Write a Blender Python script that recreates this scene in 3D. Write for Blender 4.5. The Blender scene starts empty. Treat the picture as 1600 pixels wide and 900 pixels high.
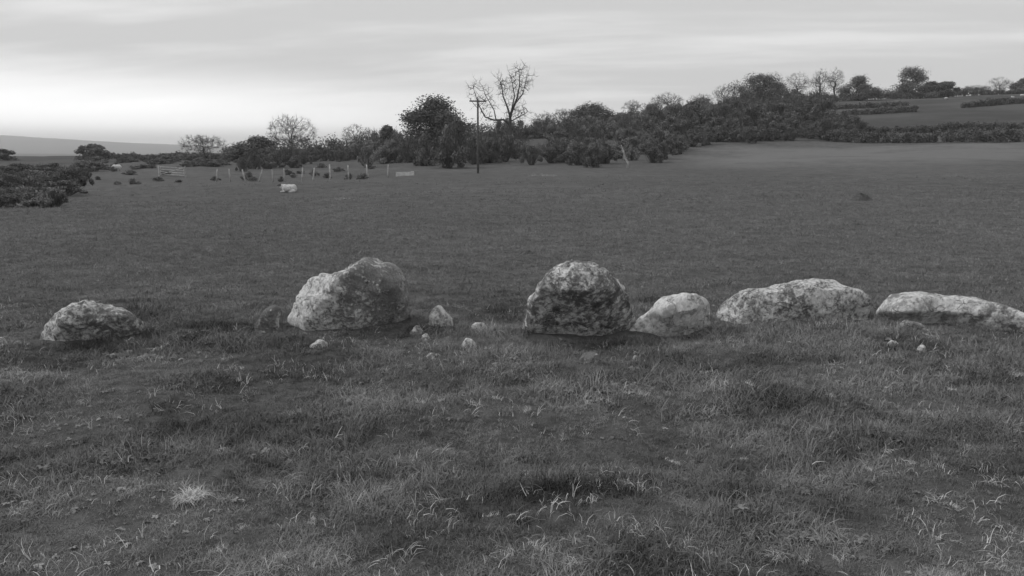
import bpy, math, random
import numpy as np
from mathutils import Vector, Matrix

R = math.radians
scene = bpy.context.scene
COL = scene.collection
random.seed(7)
rng = np.random.default_rng(7)

# ---------------------------------------------------------------- camera
EYE = 1.6
FPX = 1331.0            # focal length in px of a 1600 px wide frame
HORIZON = 240.0         # eye-level row in that frame
PITCH = math.atan((450 - HORIZON) / FPX)
cam_d = bpy.data.cameras.new('camera')
cam = bpy.data.objects.new('camera', cam_d)
COL.objects.link(cam)
cam_d.sensor_width = 36.0
cam_d.lens = 36.0 * FPX / 1600.0
cam_d.clip_start = 0.05
cam_d.clip_end = 40000
cam.location = (0, 0, EYE)
cam.rotation_euler = (R(90) - PITCH, 0, 0)
scene.camera = cam

# ---------------------------------------------------------------- sky and light
SUN_AZ, SUN_EL = R(-88), R(34)      # azimuth from +Y, clockwise positive
world = bpy.data.worlds.new('World')
scene.world = world
world.use_nodes = True


class NT:
    """small helper to write node trees"""
    def __init__(self, tree):
        self.t = tree

    def n(self, kind, **kw):
        nd = self.t.nodes.new(kind)
        for k, v in kw.items():
            if k.startswith('i_'):
                nd.inputs[k[2:].replace('_', ' ')].default_value = v
            else:
                setattr(nd, k, v)
        return nd

    def l(self, a, b):
        self.t.links.new(a, b)

    def math(self, op, a, b=None, c=None, clamp=False):
        nd = self.t.nodes.new('ShaderNodeMath')
        nd.operation = op
        nd.use_clamp = clamp
        for i, v in enumerate((a, b, c)):
            if v is None:
                continue
            if isinstance(v, (int, float)):
                nd.inputs[i].default_value = v
            else:
                self.l(v, nd.inputs[i])
        return nd.outputs[0]

    def ramp(self, fac, stops):
        nd = self.t.nodes.new('ShaderNodeMapRange')
        nd.interpolation_type = 'SMOOTHSTEP'
        a, b, c, d = stops
        nd.inputs['From Min'].default_value = a
        nd.inputs['From Max'].default_value = b
        nd.inputs['To Min'].default_value = c
        nd.inputs['To Max'].default_value = d
        self.l(fac, nd.inputs['Value'])
        return nd.outputs['Result']

    def noise(self, vec, scale, detail=4, rough=0.55, dist=0.0):
        nd = self.t.nodes.new('ShaderNodeTexNoise')
        nd.inputs['Scale'].default_value = scale
        nd.inputs['Detail'].default_value = detail
        nd.inputs['Roughness'].default_value = rough
        nd.inputs['Distortion'].default_value = dist
        if vec is not None:
            self.l(vec, nd.inputs['Vector'])
        return nd.outputs['Fac']

    def mixf(self, fac, a, b):
        nd = self.t.nodes.new('ShaderNodeMix')
        nd.data_type = 'FLOAT'
        for s, v in ((nd.inputs[0], fac), (nd.inputs[2], a), (nd.inputs[3], b)):
            if isinstance(v, (int, float)):
                s.default_value = v
            else:
                self.l(v, s)
        return nd.outputs[0]


w = NT(world.node_tree)
world.node_tree.nodes.clear()
out = w.n('ShaderNodeOutputWorld')
bg = w.n('ShaderNodeBackground')
w.l(bg.outputs[0], out.inputs['Surface'])
sky = w.n('ShaderNodeTexSky')
sky.sky_type = 'NISHITA'
sky.sun_disc = False
sky.sun_elevation = SUN_EL
sky.sun_rotation = SUN_AZ
bw = w.n('ShaderNodeRGBToBW')
w.l(sky.outputs[0], bw.inputs[0])
clear = w.math('MULTIPLY', bw.outputs[0], 0.10)          # the clear sky above the cloud, seen in grey
tc = w.n('ShaderNodeTexCoord')
sep = w.n('ShaderNodeSeparateXYZ')
w.l(tc.outputs['Generated'], sep.inputs[0])
dx, dy, dz = sep.outputs
zz = w.math('MAXIMUM', dz, 0.0)
den = w.math('ADD', zz, 0.10)
cx = w.math('DIVIDE', dx, den)
cy = w.math('DIVIDE', dy, den)
comb = w.n('ShaderNodeCombineXYZ')
w.l(w.math('MULTIPLY', cx, 0.42), comb.inputs[0])
w.l(w.math('ADD', cy, w.math('MULTIPLY', cx, 0.16)), comb.inputs[1])
n1 = w.noise(comb.outputs[0], 0.62, 5, 0.5, 0.35)
n2 = w.noise(comb.outputs[0], 2.3, 5, 0.55, 0.2)
nn = w.math('ADD', w.math('MULTIPLY', n1, 0.78), w.math('MULTIPLY', n2, 0.22))
thin = w.ramp(nn, (0.46, 0.62, 0.0, 1.0))
deck = w.mixf(thin, 0.665, 0.88)
# the break under the cloud deck towards the sun's side of the horizon
az = w.math('ARCTAN2', dx, dy)
azd = w.math('ABSOLUTE', w.math('SUBTRACT', az, R(-50)))
side = w.ramp(azd, (R(26), R(70), 1.0, 0.0))
el = w.math('ARCSINE', zz)
edge = w.math('ADD', el, w.math('MULTIPLY', w.math('SUBTRACT', n1, 0.5), R(3.2)))
edge = w.math('ADD', edge, w.math('MULTIPLY', az, 0.035))
low = w.ramp(edge, (R(1.2), R(5.3), 1.0, 0.0))
base = w.ramp(el, (R(0.4), R(2.0), 0.20, 1.0))
brk = w.math('MULTIPLY', w.math('MULTIPLY', side, low), base)
cl = w.mixf(brk, deck, 1.5)
tot = w.math('ADD', w.math('MULTIPLY', cl, 0.92), w.math('MULTIPLY', clear, 0.08))
w.l(tot, bg.inputs['Color'])
bg.inputs['Strength'].default_value = 1.0

sun_d = bpy.data.lights.new('sun', 'SUN')
sun = bpy.data.objects.new('sun', sun_d)
COL.objects.link(sun)
sun_d.energy = 1.5
sun_d.angle = R(14)
sun_d.color = (1, 1, 1)
sdir = Vector((math.sin(SUN_AZ) * math.cos(SUN_EL), math.cos(SUN_AZ) * math.cos(SUN_EL), math.sin(SUN_EL)))
sun.rotation_euler = sdir.to_track_quat('Z', 'Y').to_euler()
sun.location = sdir * 50 + Vector((0, 0, 20))

vs = scene.view_settings
vs.view_transform = 'Standard'
vs.look = 'None'
vs.exposure = 0.0
vs.gamma = 1.0
vs.use_curve_mapping = False
scene.cycles.use_denoising = True
scene.cycles.max_bounces = 6
scene.cycles.diffuse_bounces = 3
scene.cycles.transparent_max_bounces = 8
scene.cycles.volume_bounces = 3

# ---------------------------------------------------------------- noise
def _hash(ix, iy, iz, seed):
    n = (ix.astype(np.int64) * 374761393 + iy.astype(np.int64) * 668265263 + iz.astype(np.int64) * 2147483647
         + seed * 1274126177) & 0xffffffff
    n = ((n ^ (n >> 13)) * 1274126177) & 0xffffffff
    n = ((n ^ (n >> 16)) * 2246822519) & 0xffffffff
    return ((n ^ (n >> 15)) & 0xffffff) / float(0xffffff)


def vn3(x, y, z, seed=0):
    ix, iy, iz = np.floor(x), np.floor(y), np.floor(z)
    fx, fy, fz = x - ix, y - iy, z - iz
    fx, fy, fz = [t * t * t * (t * (t * 6 - 15) + 10) for t in (fx, fy, fz)]
    r = 0
    for a in (0, 1):
        for b in (0, 1):
            for c in (0, 1):
                wgt = (fx if a else 1 - fx) * (fy if b else 1 - fy) * (fz if c else 1 - fz)
                r = r + wgt * _hash(ix + a, iy + b, iz + c, seed)
    return r * 2 - 1


def fbm3(x, y, z, octv=4, seed=0, gain=0.5):
    s, a = 0, 1.0
    for i in range(octv):
        s = s + a * vn3(x * 2 ** i + 17.3 * i, y * 2 ** i - 9.1 * i, z * 2 ** i + 4.7 * i, seed + i)
        a *= gain
    return s


def fbm2(x, y, octv=4, seed=0, gain=0.5):
    x = np.asarray(x, float); y = np.asarray(y, float)
    return fbm3(x, y, np.zeros_like(x) + 0.37, octv, seed, gain)


# ---------------------------------------------------------------- terrain
_D = np.array([0.3, 8, 12, 20, 35, 57, 90, 130, 180, 250, 350, 500, 900, 1600, 2500, 3300, 4500, 6000, 7500, 9500.])
_AZ = np.array([-180, -75, -31, -14.6, 0, 13, 28, 45, 180.])
_H = np.array([
    # near ..                                                                        far
    [0, 0, 0, 0, 0, 0, 0, 0, 0, 0, 0, 0, 0, 0, 0, 0, 0, 0, 0, 0],
    [0, 0, 0, -.2, -.6, -1.2, -1.5, -1.4, -1.0, -.3, 0, -2, -12, -25, -18, -25, 20, 170, 120, 40],
    [0, 0, 0, -.2, -.6, -1.2, -1.5, -1.2, -.6, .3, .9, -2, -12, -22, 8, -12, 25, 150, 110, 40],
    [0, 0, 0, -.15, -.5, -1.1, -1.1, -.6, .3, 1.6, 2.2, 1, -8, -22, -5, -20, 0, 45, 30, 20],
    [0, 0, 0, -.1, -.3, -.7, -.6, .6, 4.6, 8.6, 11, 12, 8, 0, 0, 0, 0, 0, 0, 0],
    [0, 0, 0, 0, -.1, -.4, -.5, .6, 4.8, 13, 21, 23, 20, 10, 0, 0, 0, 0, 0, 0],
    [0, 0, 0, 0, 0, -.3, -.4, 1.0, 3.6, 11.5, 23, 27, 24, 12, 0, 0, 0, 0, 0, 0],
    [0, 0, 0, 0, 0, -.3, -.4, 1.0, 3.4, 12, 24, 30, 26, 12, 0, 0, 0, 0, 0, 0],
    [0, 0, 0, 0, 0, 0, 0, 0, 0, 0, 0, 0, 0, 0, 0, 0, 0, 0, 0, 0],
], float)
_nl, _na = 320, 361
_LG = np.linspace(math.log(0.3), math.log(9500), _nl)
_AG = np.linspace(-180, 180, _na)
_T = np.array([np.interp(_LG, np.log(_D), h) for h in _H])
_t2 = np.empty((_na, _nl))
for j in range(_nl):
    _t2[:, j] = np.interp(_AG, _AZ, _T[:, j])
_k = np.exp(-0.5 * (np.arange(-12, 13) / 4.0) ** 2); _k /= _k.sum()
_p = np.pad(_t2, ((0, 0), (12, 12)), mode='edge')
_t2 = np.array([np.convolve(r, _k, 'valid') for r in _p])
_p = np.pad(_t2, ((12, 12), (0, 0)), mode='edge')
_t2 = np.array([np.convolve(_p[:, j], _k, 'valid') for j in range(_nl)]).T

HOLLOWS = []    # (x, y, radius, depth) filled after the stones are laid out


def ground(x, y):
    x = np.asarray(x, float); y = np.asarray(y, float)
    d = np.maximum(np.hypot(x, y), 0.31)
    a = np.degrees(np.arctan2(x, y))
    gi = np.clip((np.log(d) - _LG[0]) / (_LG[1] - _LG[0]), 0, _nl - 1.001)
    ga = np.clip((a + 180) / 360 * (_na - 1), 0, _na - 1.001)
    i0, a0 = gi.astype(int), ga.astype(int)
    fi, fa = gi - i0, ga - a0
    z = ((_t2[a0, i0] * (1 - fi) + _t2[a0, i0 + 1] * fi) * (1 - fa)
         + (_t2[a0 + 1, i0] * (1 - fi) + _t2[a0 + 1, i0 + 1] * fi) * fa)
    near = 1 / (1 + (d / 9.5) ** 4)
    z = z + near * (0.075 * fbm2(x / 1.5, y / 1.1, 3, 11) + 0.042 * fbm2(x / 0.38, y / 0.3, 3, 23))
    far = np.clip(d / 60, 0, 1) * np.clip(3 - d / 2000, 0, 1)
    z = z + far * 0.35 * fbm2(x / 22, y / 22, 3, 31)
    big = np.clip((d - 2000) / 3000, 0, 1)
    z = z + big * (26 * fbm2(x / 1900, y / 1900, 4, 41))
    for hx, hy, hr, hd in HOLLOWS:
        z = z - hd * np.exp(-((x - hx) ** 2 / hr ** 2 + (y - hy) ** 2 / (hr * 0.6) ** 2))
    return z


_cp, _sp = math.cos(PITCH), math.sin(PITCH)


def ray(u, v):
    """direction through a spot of the frame, scaled to one metre of northing"""
    a, b = (u - 800) / FPX, (450 - v) / FPX
    d = Vector((a, _cp + b * _sp, -_sp + b * _cp))
    return d / d.y


def at(u, v, Y):
    d = ray(u, v)
    return Vector((d.x * Y, Y, EYE + d.z * Y))


def spot(u, Y):
    """ground point in column u at northing Y"""
    x = (u - 800) / FPX * Y * _cp
    for _ in range(4):
        z = float(ground(x, Y))
        x = (u - 800) / FPX * (Y * _cp + (EYE - z) * _sp)
    return Vector((x, Y, z))


def hit(u, v, y0=2.0):
    d = ray(u, v)
    Y = np.geomspace(y0, 600, 4000)
    g = ground(d.x * Y, Y) - (EYE + d.z * Y)
    i = np.argmax(g > 0)
    return Vector((d.x * Y[i], Y[i], float(ground(d.x * Y[i], Y[i]))))


def pxm(Y):
    return Y * _cp / FPX


# ---------------------------------------------------------------- materials
def mat(name, fn, rough=0.9, spec=0.2):
    m = bpy.data.materials.new(name)
    m.use_nodes = True
    t = NT(m.node_tree)
    b = m.node_tree.nodes['Principled BSDF']
    b.inputs['Roughness'].default_value = rough
    b.inputs['Specular IOR Level'].default_value = spec
    fn(t, b)
    return m


def grey(t, val, b):
    c = t.n('ShaderNodeCombineColor')
    for i in range(3):
        t.l(val, c.inputs[i])
    t.l(c.outputs[0], b.inputs['Base Color'])


def obj_vec(t):
    return t.n('ShaderNodeTexCoord').outputs['Object']


def geo_pos(t):
    return t.n('ShaderNodeNewGeometry').outputs['Position']


def bump(t, b, h, dist, strength=1.0):
    bp = t.n('ShaderNodeBump')
    bp.inputs['Distance'].default_value = dist
    bp.inputs['Strength'].default_value = strength
    t.l(h, bp.inputs['Height'])
    t.l(bp.outputs[0], b.inputs['Normal'])


def m_ground(t, b):
    p = geo_pos(t)
    a = t.noise(p, 0.9, 5, 0.6)
    c = t.noise(p, 9.0, 6, 0.7)
    e = t.noise(p, 0.035, 4, 0.55)
    v = t.mixf(t.ramp(a, (0.35, 0.65, 0, 1)), 0.088, 0.120)
    v = t.math('MULTIPLY', v, t.ramp(c, (0.3, 0.7, 0.75, 1.25)))
    v = t.math('MULTIPLY', v, t.ramp(e, (0.35, 0.65, 0.92, 1.10)))
    # the far pasture strip on the rising ground is bleached, the rest of the land has its own field pattern
    s = t.n('ShaderNodeSeparateXYZ'); t.l(p, s.inputs[0])
    x, y, z = s.outputs
    edge = t.math('ADD', y, t.math('MULTIPLY', t.math('SUBTRACT', t.noise(p, 0.05, 3), 0.5), 22))
    f1 = t.math('MULTIPLY', t.ramp(edge, (92, 108, 0, 1)), t.ramp(edge, (140, 150, 1, 0)))
    xr = t.math('SUBTRACT', x, t.math('MULTIPLY', y, 0.16))
    f1 = t.math('MULTIPLY', f1, t.ramp(xr, (0, 14, 0, 1)))
    f1 = t.math('MULTIPLY', f1, t.ramp(t.noise(p, 0.11, 4, 0.6), (0.35, 0.55, 0.35, 1)))
    v = t.mixf(t.math('MULTIPLY', f1, 0.7), v, 0.185)
    sa = t.n('ShaderNodeAttribute', attribute_name='soil_shade')
    v = t.mixf(t.ramp(t.math('ADD', sa.outputs['Fac'], t.math('MULTIPLY', t.math('SUBTRACT', c, 0.5), 0.5)), (0.70, 0.95, 0, 1)), v, 0.085)  # dark tone in the foot hollows is shade painted into the ground
    hillside = t.ramp(y, (158, 175, 0, 1))
    v = t.mixf(t.math('MULTIPLY', hillside, 0.85), v, t.ramp(t.noise(p, 0.045, 6, 0.65), (0.35, 0.65, 0.055, 0.095)))
    grey(t, v, b)
    bump(t, b, t.math('ADD', c, t.noise(p, 45, 4, 0.7)), 0.03, 0.6)


def m_blade(lo, hi):
    def fn(t, b):
        at_ = t.n('ShaderNodeAttribute', attribute_type='INSTANCER', attribute_name='tone')
        oi = t.n('ShaderNodeObjectInfo')
        v = t.mixf(oi.outputs['Random'], lo, hi)
        v = t.math('MULTIPLY', v, at_.outputs['Fac'])
        grey(t, v, b)
    return fn


def m_plain(val, var=0.25, sc=3.0, bscale=None, bdist=0.01):
    def fn(t, b):
        p = obj_vec(t)
        n = t.noise(p, sc, 5, 0.65)
        v = t.math('MULTIPLY', t.ramp(n, (0.25, 0.75, 1 - var, 1 + var)), val)
        oi = t.n('ShaderNodeObjectInfo')
        v = t.math('MULTIPLY', v, t.mixf(oi.outputs['Random'], 0.85, 1.15))
        grey(t, v, b)
        if bscale:
            bump(t, b, t.noise(p, bscale, 5, 0.65), bdist)
    return fn


def m_leaf(val, var=0.35, sc=0.9):
    def fn(t, b):
        p = geo_pos(t)
        n = t.noise(p, sc, 3, 0.6)
        v = t.math('MULTIPLY', t.ramp(n, (0.25, 0.75, 1 - var, 1 + var)), val)
        grey(t, v, b)
    return fn


def m_stone(cover, seed, rock=0.20, pale=0.58, moss=0.35, flake=1.0, flank_shade=0.0):
    """weathered boulder: crusts of pale lichen, dark moss and grain over grey rock"""
    def fn(t, b):
        tcn = t.n('ShaderNodeTexCoord')
        mp = t.n('ShaderNodeMapping')
        mp.inputs['Location'].default_value = (seed * 3.7, seed * 1.3, seed * 5.1)
        t.l(tcn.outputs['Object'], mp.inputs[0])
        p = mp.outputs[0]
        grain = t.noise(p, 60, 4, 0.7)
        n0 = t.noise(p, 2.6, 6, 0.62, 0.6)
        n1 = t.noise(p, 10.5 * flake, 7, 0.70, 0.5)
        n2 = t.noise(p, 30.0 * flake, 5, 0.70, 0.3)
        vor = t.n('ShaderNodeTexVoronoi'); vor.inputs['Scale'].default_value = 15 * flake
        t.l(p, vor.inputs['Vector'])
        spots = t.ramp(vor.outputs['Distance'], (0.12, 0.42, 1, 0))
        r = t.mixf(t.ramp(n0, (0.3, 0.7, 0, 1)), rock * 0.72, rock * 1.35)
        r = t.math('MULTIPLY', r, t.ramp(grain, (0.3, 0.7, 0.72, 1.28)))
        lk = t.math('ADD', t.math('MULTIPLY', n1, 0.55), t.math('MULTIPLY', n2, 0.33))
        lk = t.math('ADD', lk, t.math('MULTIPLY', n0, 0.30))
        lk = t.math('ADD', lk, t.math('MULTIPLY', spots, 0.05))
        th = 0.72 - 0.24 * cover
        so = t.n('ShaderNodeSeparateXYZ'); t.l(tcn.outputs['Object'], so.inputs[0])
        lk = t.math('SUBTRACT', lk, t.math('MULTIPLY', so.outputs[0], 0.16 * flank_shade))  # lichen thins towards the right, painting that flank as shaded
        lich = t.ramp(lk, (th - 0.05, th + 0.065, 0, 1))
        pv = t.math('MULTIPLY', t.ramp(n2, (0.3, 0.7, 0.78, 1.2)), pale)
        v = t.mixf(lich, r, pv)
        nm = t.noise(p, 5.5, 7, 0.72, 0.6)
        ms = t.ramp(nm, (0.64 - 0.22 * moss, 0.74 - 0.22 * moss, 0, 1))
        ms2 = t.ramp(t.noise(p, 26, 4, 0.7), (0.56, 0.63, 0, 1))
        ms = t.math('MAXIMUM', ms, t.math('MULTIPLY', ms2, 0.4))
        v = t.mixf(t.math('MULTIPLY', ms, 0.85), v, 0.055)
        cv = t.n('ShaderNodeTexVoronoi', feature='DISTANCE_TO_EDGE'); cv.inputs['Scale'].default_value = 3.1
        wv = t.n('ShaderNodeVectorMath', operation='ADD')
        nv = t.n('ShaderNodeTexNoise'); nv.inputs['Scale'].default_value = 5.0; nv.inputs['Detail'].default_value = 5
        t.l(p, nv.inputs['Vector']); t.l(p, wv.inputs[0])
        sv = t.n('ShaderNodeVectorMath', operation='SCALE'); sv.inputs['Scale'].default_value = 0.55
        t.l(nv.outputs['Color'], sv.inputs[0]); t.l(sv.outputs[0], wv.inputs[1])
        t.l(wv.outputs[0], cv.inputs['Vector'])
        crack = t.math('MULTIPLY', t.ramp(cv.outputs['Distance'], (0.0, 0.028, 1, 0)), t.ramp(n0, (0.42, 0.58, 0, 1)))
        v = t.mixf(t.math('MULTIPLY', crack, 0.25), v, 0.07)
        grey(t, v, b)
        h = t.math('ADD', t.math('MULTIPLY', n1, 0.6), t.math('MULTIPLY', grain, 0.25))
        h = t.math('ADD', h, t.math('MULTIPLY', lich, 0.12))
        h = t.math('SUBTRACT', h, t.math('MULTIPLY', crack, 0.5))
        bump(t, b, h, 0.04, 1.0)
    return fn


M = {
    'ground': mat('rough_pasture', m_ground, 1.0, 0.05),
    'blade': mat('grass_blade', m_blade(0.14, 0.25), 0.8, 0.2),
    'straw': mat('dead_grass', m_plain(0.52, 0.3, 9), 0.85, 0.2),
    'bark': mat('bark', m_plain(0.075, 0.3, 2.0), 0.95, 0.1),
    'barkp': mat('pale_bark', m_plain(0.30, 0.35, 3.0), 0.95, 0.1),
    'twig': mat('twig', m_plain(0.085, 0.2, 1.0), 0.95, 0.1),
    'dark': mat('evergreen_leaf', m_leaf(0.115, 0.4), 0.8, 0.2),
    'mid': mat('bramble_leaf', m_leaf(0.20, 0.35), 0.85, 0.15),
    'hedge': mat('hedge_leaf', m_leaf(0.145, 0.35), 0.85, 0.15),
    'post': mat('weathered_wood', m_plain(0.36, 0.35, 5.0), 0.9, 0.1),
    'pole': mat('tarred_wood', m_plain(0.085, 0.3, 3.0), 0.9, 0.2),
    'wire': mat('dull_wire', m_plain(0.12, 0.1, 3.0), 0.5, 0.5),
    'ceram': mat('insulator_ceramic', m_plain(0.20, 0.1, 3.0), 0.3, 0.5),
    'wool': mat('fleece', m_plain(0.58, 0.15, 6.0, 18, 0.04), 1.0, 0.05),
    'face': mat('sheep_face', m_plain(0.13, 0.2, 8.0), 0.9, 0.1),
    'soil_shade': mat('bare_soil', m_plain(0.085, 0.4, 14.0, 30, 0.02), 1.0, 0.05),
    'wallp': mat('limewashed_wall', m_plain(0.32, 0.2, 1.5), 0.95, 0.1),
    'roofp': mat('pale_roof_sheet', m_plain(0.42, 0.15, 1.5), 0.8, 0.2),
    'trough': mat('pale_concrete', m_plain(0.50, 0.25, 4.0, 20, 0.01), 0.9, 0.1),
    'water': mat('trough_water', m_plain(0.05, 0.1, 1.0), 0.08, 0.5),
    'door': mat('shed_door_boards', m_plain(0.08, 0.2, 4.0), 0.9, 0.1),
}


# ---------------------------------------------------------------- object helpers
def tag(o, label=None, cat=None, group=None, kind=None):
    for k, v in (('label', label), ('category', cat), ('group', group), ('kind', kind)):
        if v:
            o[k] = v
    return o


def empty(name, loc, label, cat, group=None):
    o = bpy.data.objects.new(name, None)
    o.empty_display_size = 0.2
    COL.objects.link(o)
    o.location = loc
    return tag(o, label, cat, group)


def link(name, me, parent=None, loc=(0, 0, 0)):
    o = bpy.data.objects.new(name, me)
    COL.objects.link(o)
    o.location = loc
    if parent is not None:
        o.parent = parent
    return o


def mesh_np(name, verts, faces, mats, smooth=False, mi=None):
    me = bpy.data.meshes.new(name)
    verts = np.asarray(verts, np.float32)
    if isinstance(faces, np.ndarray):
        nf, k = faces.shape
        me.vertices.add(len(verts)); me.vertices.foreach_set('co', verts.ravel())
        me.loops.add(nf * k); me.loops.foreach_set('vertex_index', faces.ravel().astype(np.int32))
        me.polygons.add(nf)
        me.polygons.foreach_set('loop_start', np.arange(0, nf * k, k, dtype=np.int32))
        me.polygons.foreach_set('loop_total', np.full(nf, k, np.int32))
    else:
        me.from_pydata([tuple(v) for v in verts.tolist()], [], faces)
    for m in (mats if isinstance(mats, (list, tuple)) else [mats]):
        me.materials.append(m)
    if mi is not None:
        me.polygons.foreach_set('material_index', np.asarray(mi, np.int32))
    if smooth:
        me.polygons.foreach_set('use_smooth', np.ones(len(me.polygons), bool))
    me.update(calc_edges=True)
    me.validate()
    return me


class MB:
    def __init__(self):
        self.v, self.f = [], []

    def box(self, c, s, rot=None):
        c = Vector(c); n = len(self.v)
        for i in (-1, 1):
            for j in (-1, 1):
                for k in (-1, 1):
                    p = Vector((i * s[0] / 2, j * s[1] / 2, k * s[2] / 2))
                    self.v.append(c + (rot @ p if rot else p))
        self.f += [tuple(n + q for q in f) for f in
                   ((0, 1, 3, 2), (4, 6, 7, 5), (0, 4, 5, 1), (2, 3, 7, 6), (0, 2, 6, 4), (1, 5, 7, 3))]

    def tube(self, pts, rads, sides=5, cap=True):
        n0 = len(self.v)
        for i, p in enumerate(pts):
            a = pts[max(i - 1, 0)]; b = pts[min(i + 1, len(pts) - 1)]
            d = (b - a)
            d = d.normalized() if d.length > 1e-9 else Vector((0, 0, 1))
            s = d.cross(Vector((0.31, 0.17, 0.93)) if abs(d.z) < 0.9 else Vector((1, 0.2, 0))).normalized()
            q = d.cross(s)
            for k in range(sides):
                an = 2 * math.pi * k / sides
                self.v.append(p + (s * math.cos(an) + q * math.sin(an)) * rads[i])
        for i in range(len(pts) - 1):
            for k in range(sides):
                a = n0 + i * sides + k; b = n0 + i * sides + (k + 1) % sides
                self.f.append((a, b, b + sides, a + sides))
        if cap:
            self.f.append(tuple(n0 + k for k in range(sides))[::-1])
            e = n0 + (len(pts) - 1) * sides
            self.f.append(tuple(e + k for k in range(sides)))

    def mesh(self, name, m, smooth=False):
        return mesh_np(name, [tuple(v) for v in self.v], self.f, m, smooth)


# ---------------------------------------------------------------- standing stones: layout first (they shape the ground)
STONES = [
    # name key, outline (u, v), base row, depth m, undercut, lichen cover, moss, rock, skew, label
    dict(o=[(48, 548), (55, 526), (72, 506), (95, 487), (116, 474), (140, 471), (165, 480), (190, 487), (203, 496), (211, 512), (214, 543)],
         b=545, dep=0.62, cut=0.20, cb=.8, prow=.2, xp=-.25, hx=.1, hr=.22, cov=0.62, cx=.5, moss=0.35, rock=0.21, skew=0.0, fl=1.0, sharp=0.6,
         label='low domed boulder with pale lichen, its lit left shoulder painted paler, apart from the row'),
    dict(o=[(448, 532), (449, 500), (455, 474), (468, 452), (487, 439), (510, 430), (535, 419), (550, 409), (566, 400), (588, 407), (612, 418), (627, 440), (637, 465), (643, 492), (641, 532)],
         b=533, dep=0.85, cut=0.30, cb=0.7, prow=.34, xp=.12, hx=.26, hr=.42, cov=0.58, cx=1.0, moss=0.15, rock=0.24, skew=0.12, fl=1.15, sharp=0.7,
         label='tallest boulder of the row with a humped top and pale lichen face'),
    dict(o=[(816, 536), (820, 500), (826, 470), (836, 447), (850, 433), (866, 423), (885, 415), (903, 411), (925, 415), (947, 425), (967, 441), (981, 459), (991, 480), (997, 505), (1000, 537)],
         b=540, dep=0.80, cut=0.60, ch=.7, prow=.22, xp=.1, tilt=.2, hx=.03, hr=.48, cov=0.50, moss=0.45, rock=0.16, skew=0.1, fl=0.8, sharp=0.55,
         label='dark mossy domed boulder with scattered white lichen above an undercut foot'),
    dict(o=[(974, 534), (988, 511), (1006, 494), (1023, 478), (1045, 464), (1075, 456), (1100, 459), (1111, 469), (1117, 486), (1117, 503), (1114, 525)],
         b=531, dep=0.55, cut=0.24, cb=.9, ch=.6, cov=0.85, moss=0.10, rock=0.30, skew=0.0, prow=.14, xp=.4, fl=0.6, sharp=0.7,
         label='smallest of the big boulders, almost wholly pale, leaning beside the dark mossy boulder'),
    dict(o=[(1123, 506), (1126, 482), (1140, 465), (1160, 453), (1185, 450), (1210, 449), (1235, 440), (1255, 437), (1280, 438), (1310, 441), (1335, 448), (1350, 457), (1358, 472), (1360, 498)],
         b=507, dep=0.7, cut=0.10, cov=0.66, moss=0.30, rock=0.21, skew=0.0, fl=1.35, sharp=0.8,
         label='long low boulder with a stepped top and a band of white lichen'),
    dict(o=[(1371, 512), (1374, 487), (1384, 472), (1400, 464), (1422, 459), (1450, 458), (1490, 460), (1520, 465), (1550, 472), (1575, 480), (1600, 493), (1630, 510), (1662, 537), (1684, 575)],
         b=512, dep=0.7, cut=0.22, cb=.0, hx=.18, hr=.30, cov=0.72, moss=0.08, rock=0.30, bend=0.85, fl=0.75, sharp=0.7,
         label='longest smooth pale boulder, its far end sloping down into the grass'),
]
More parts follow.
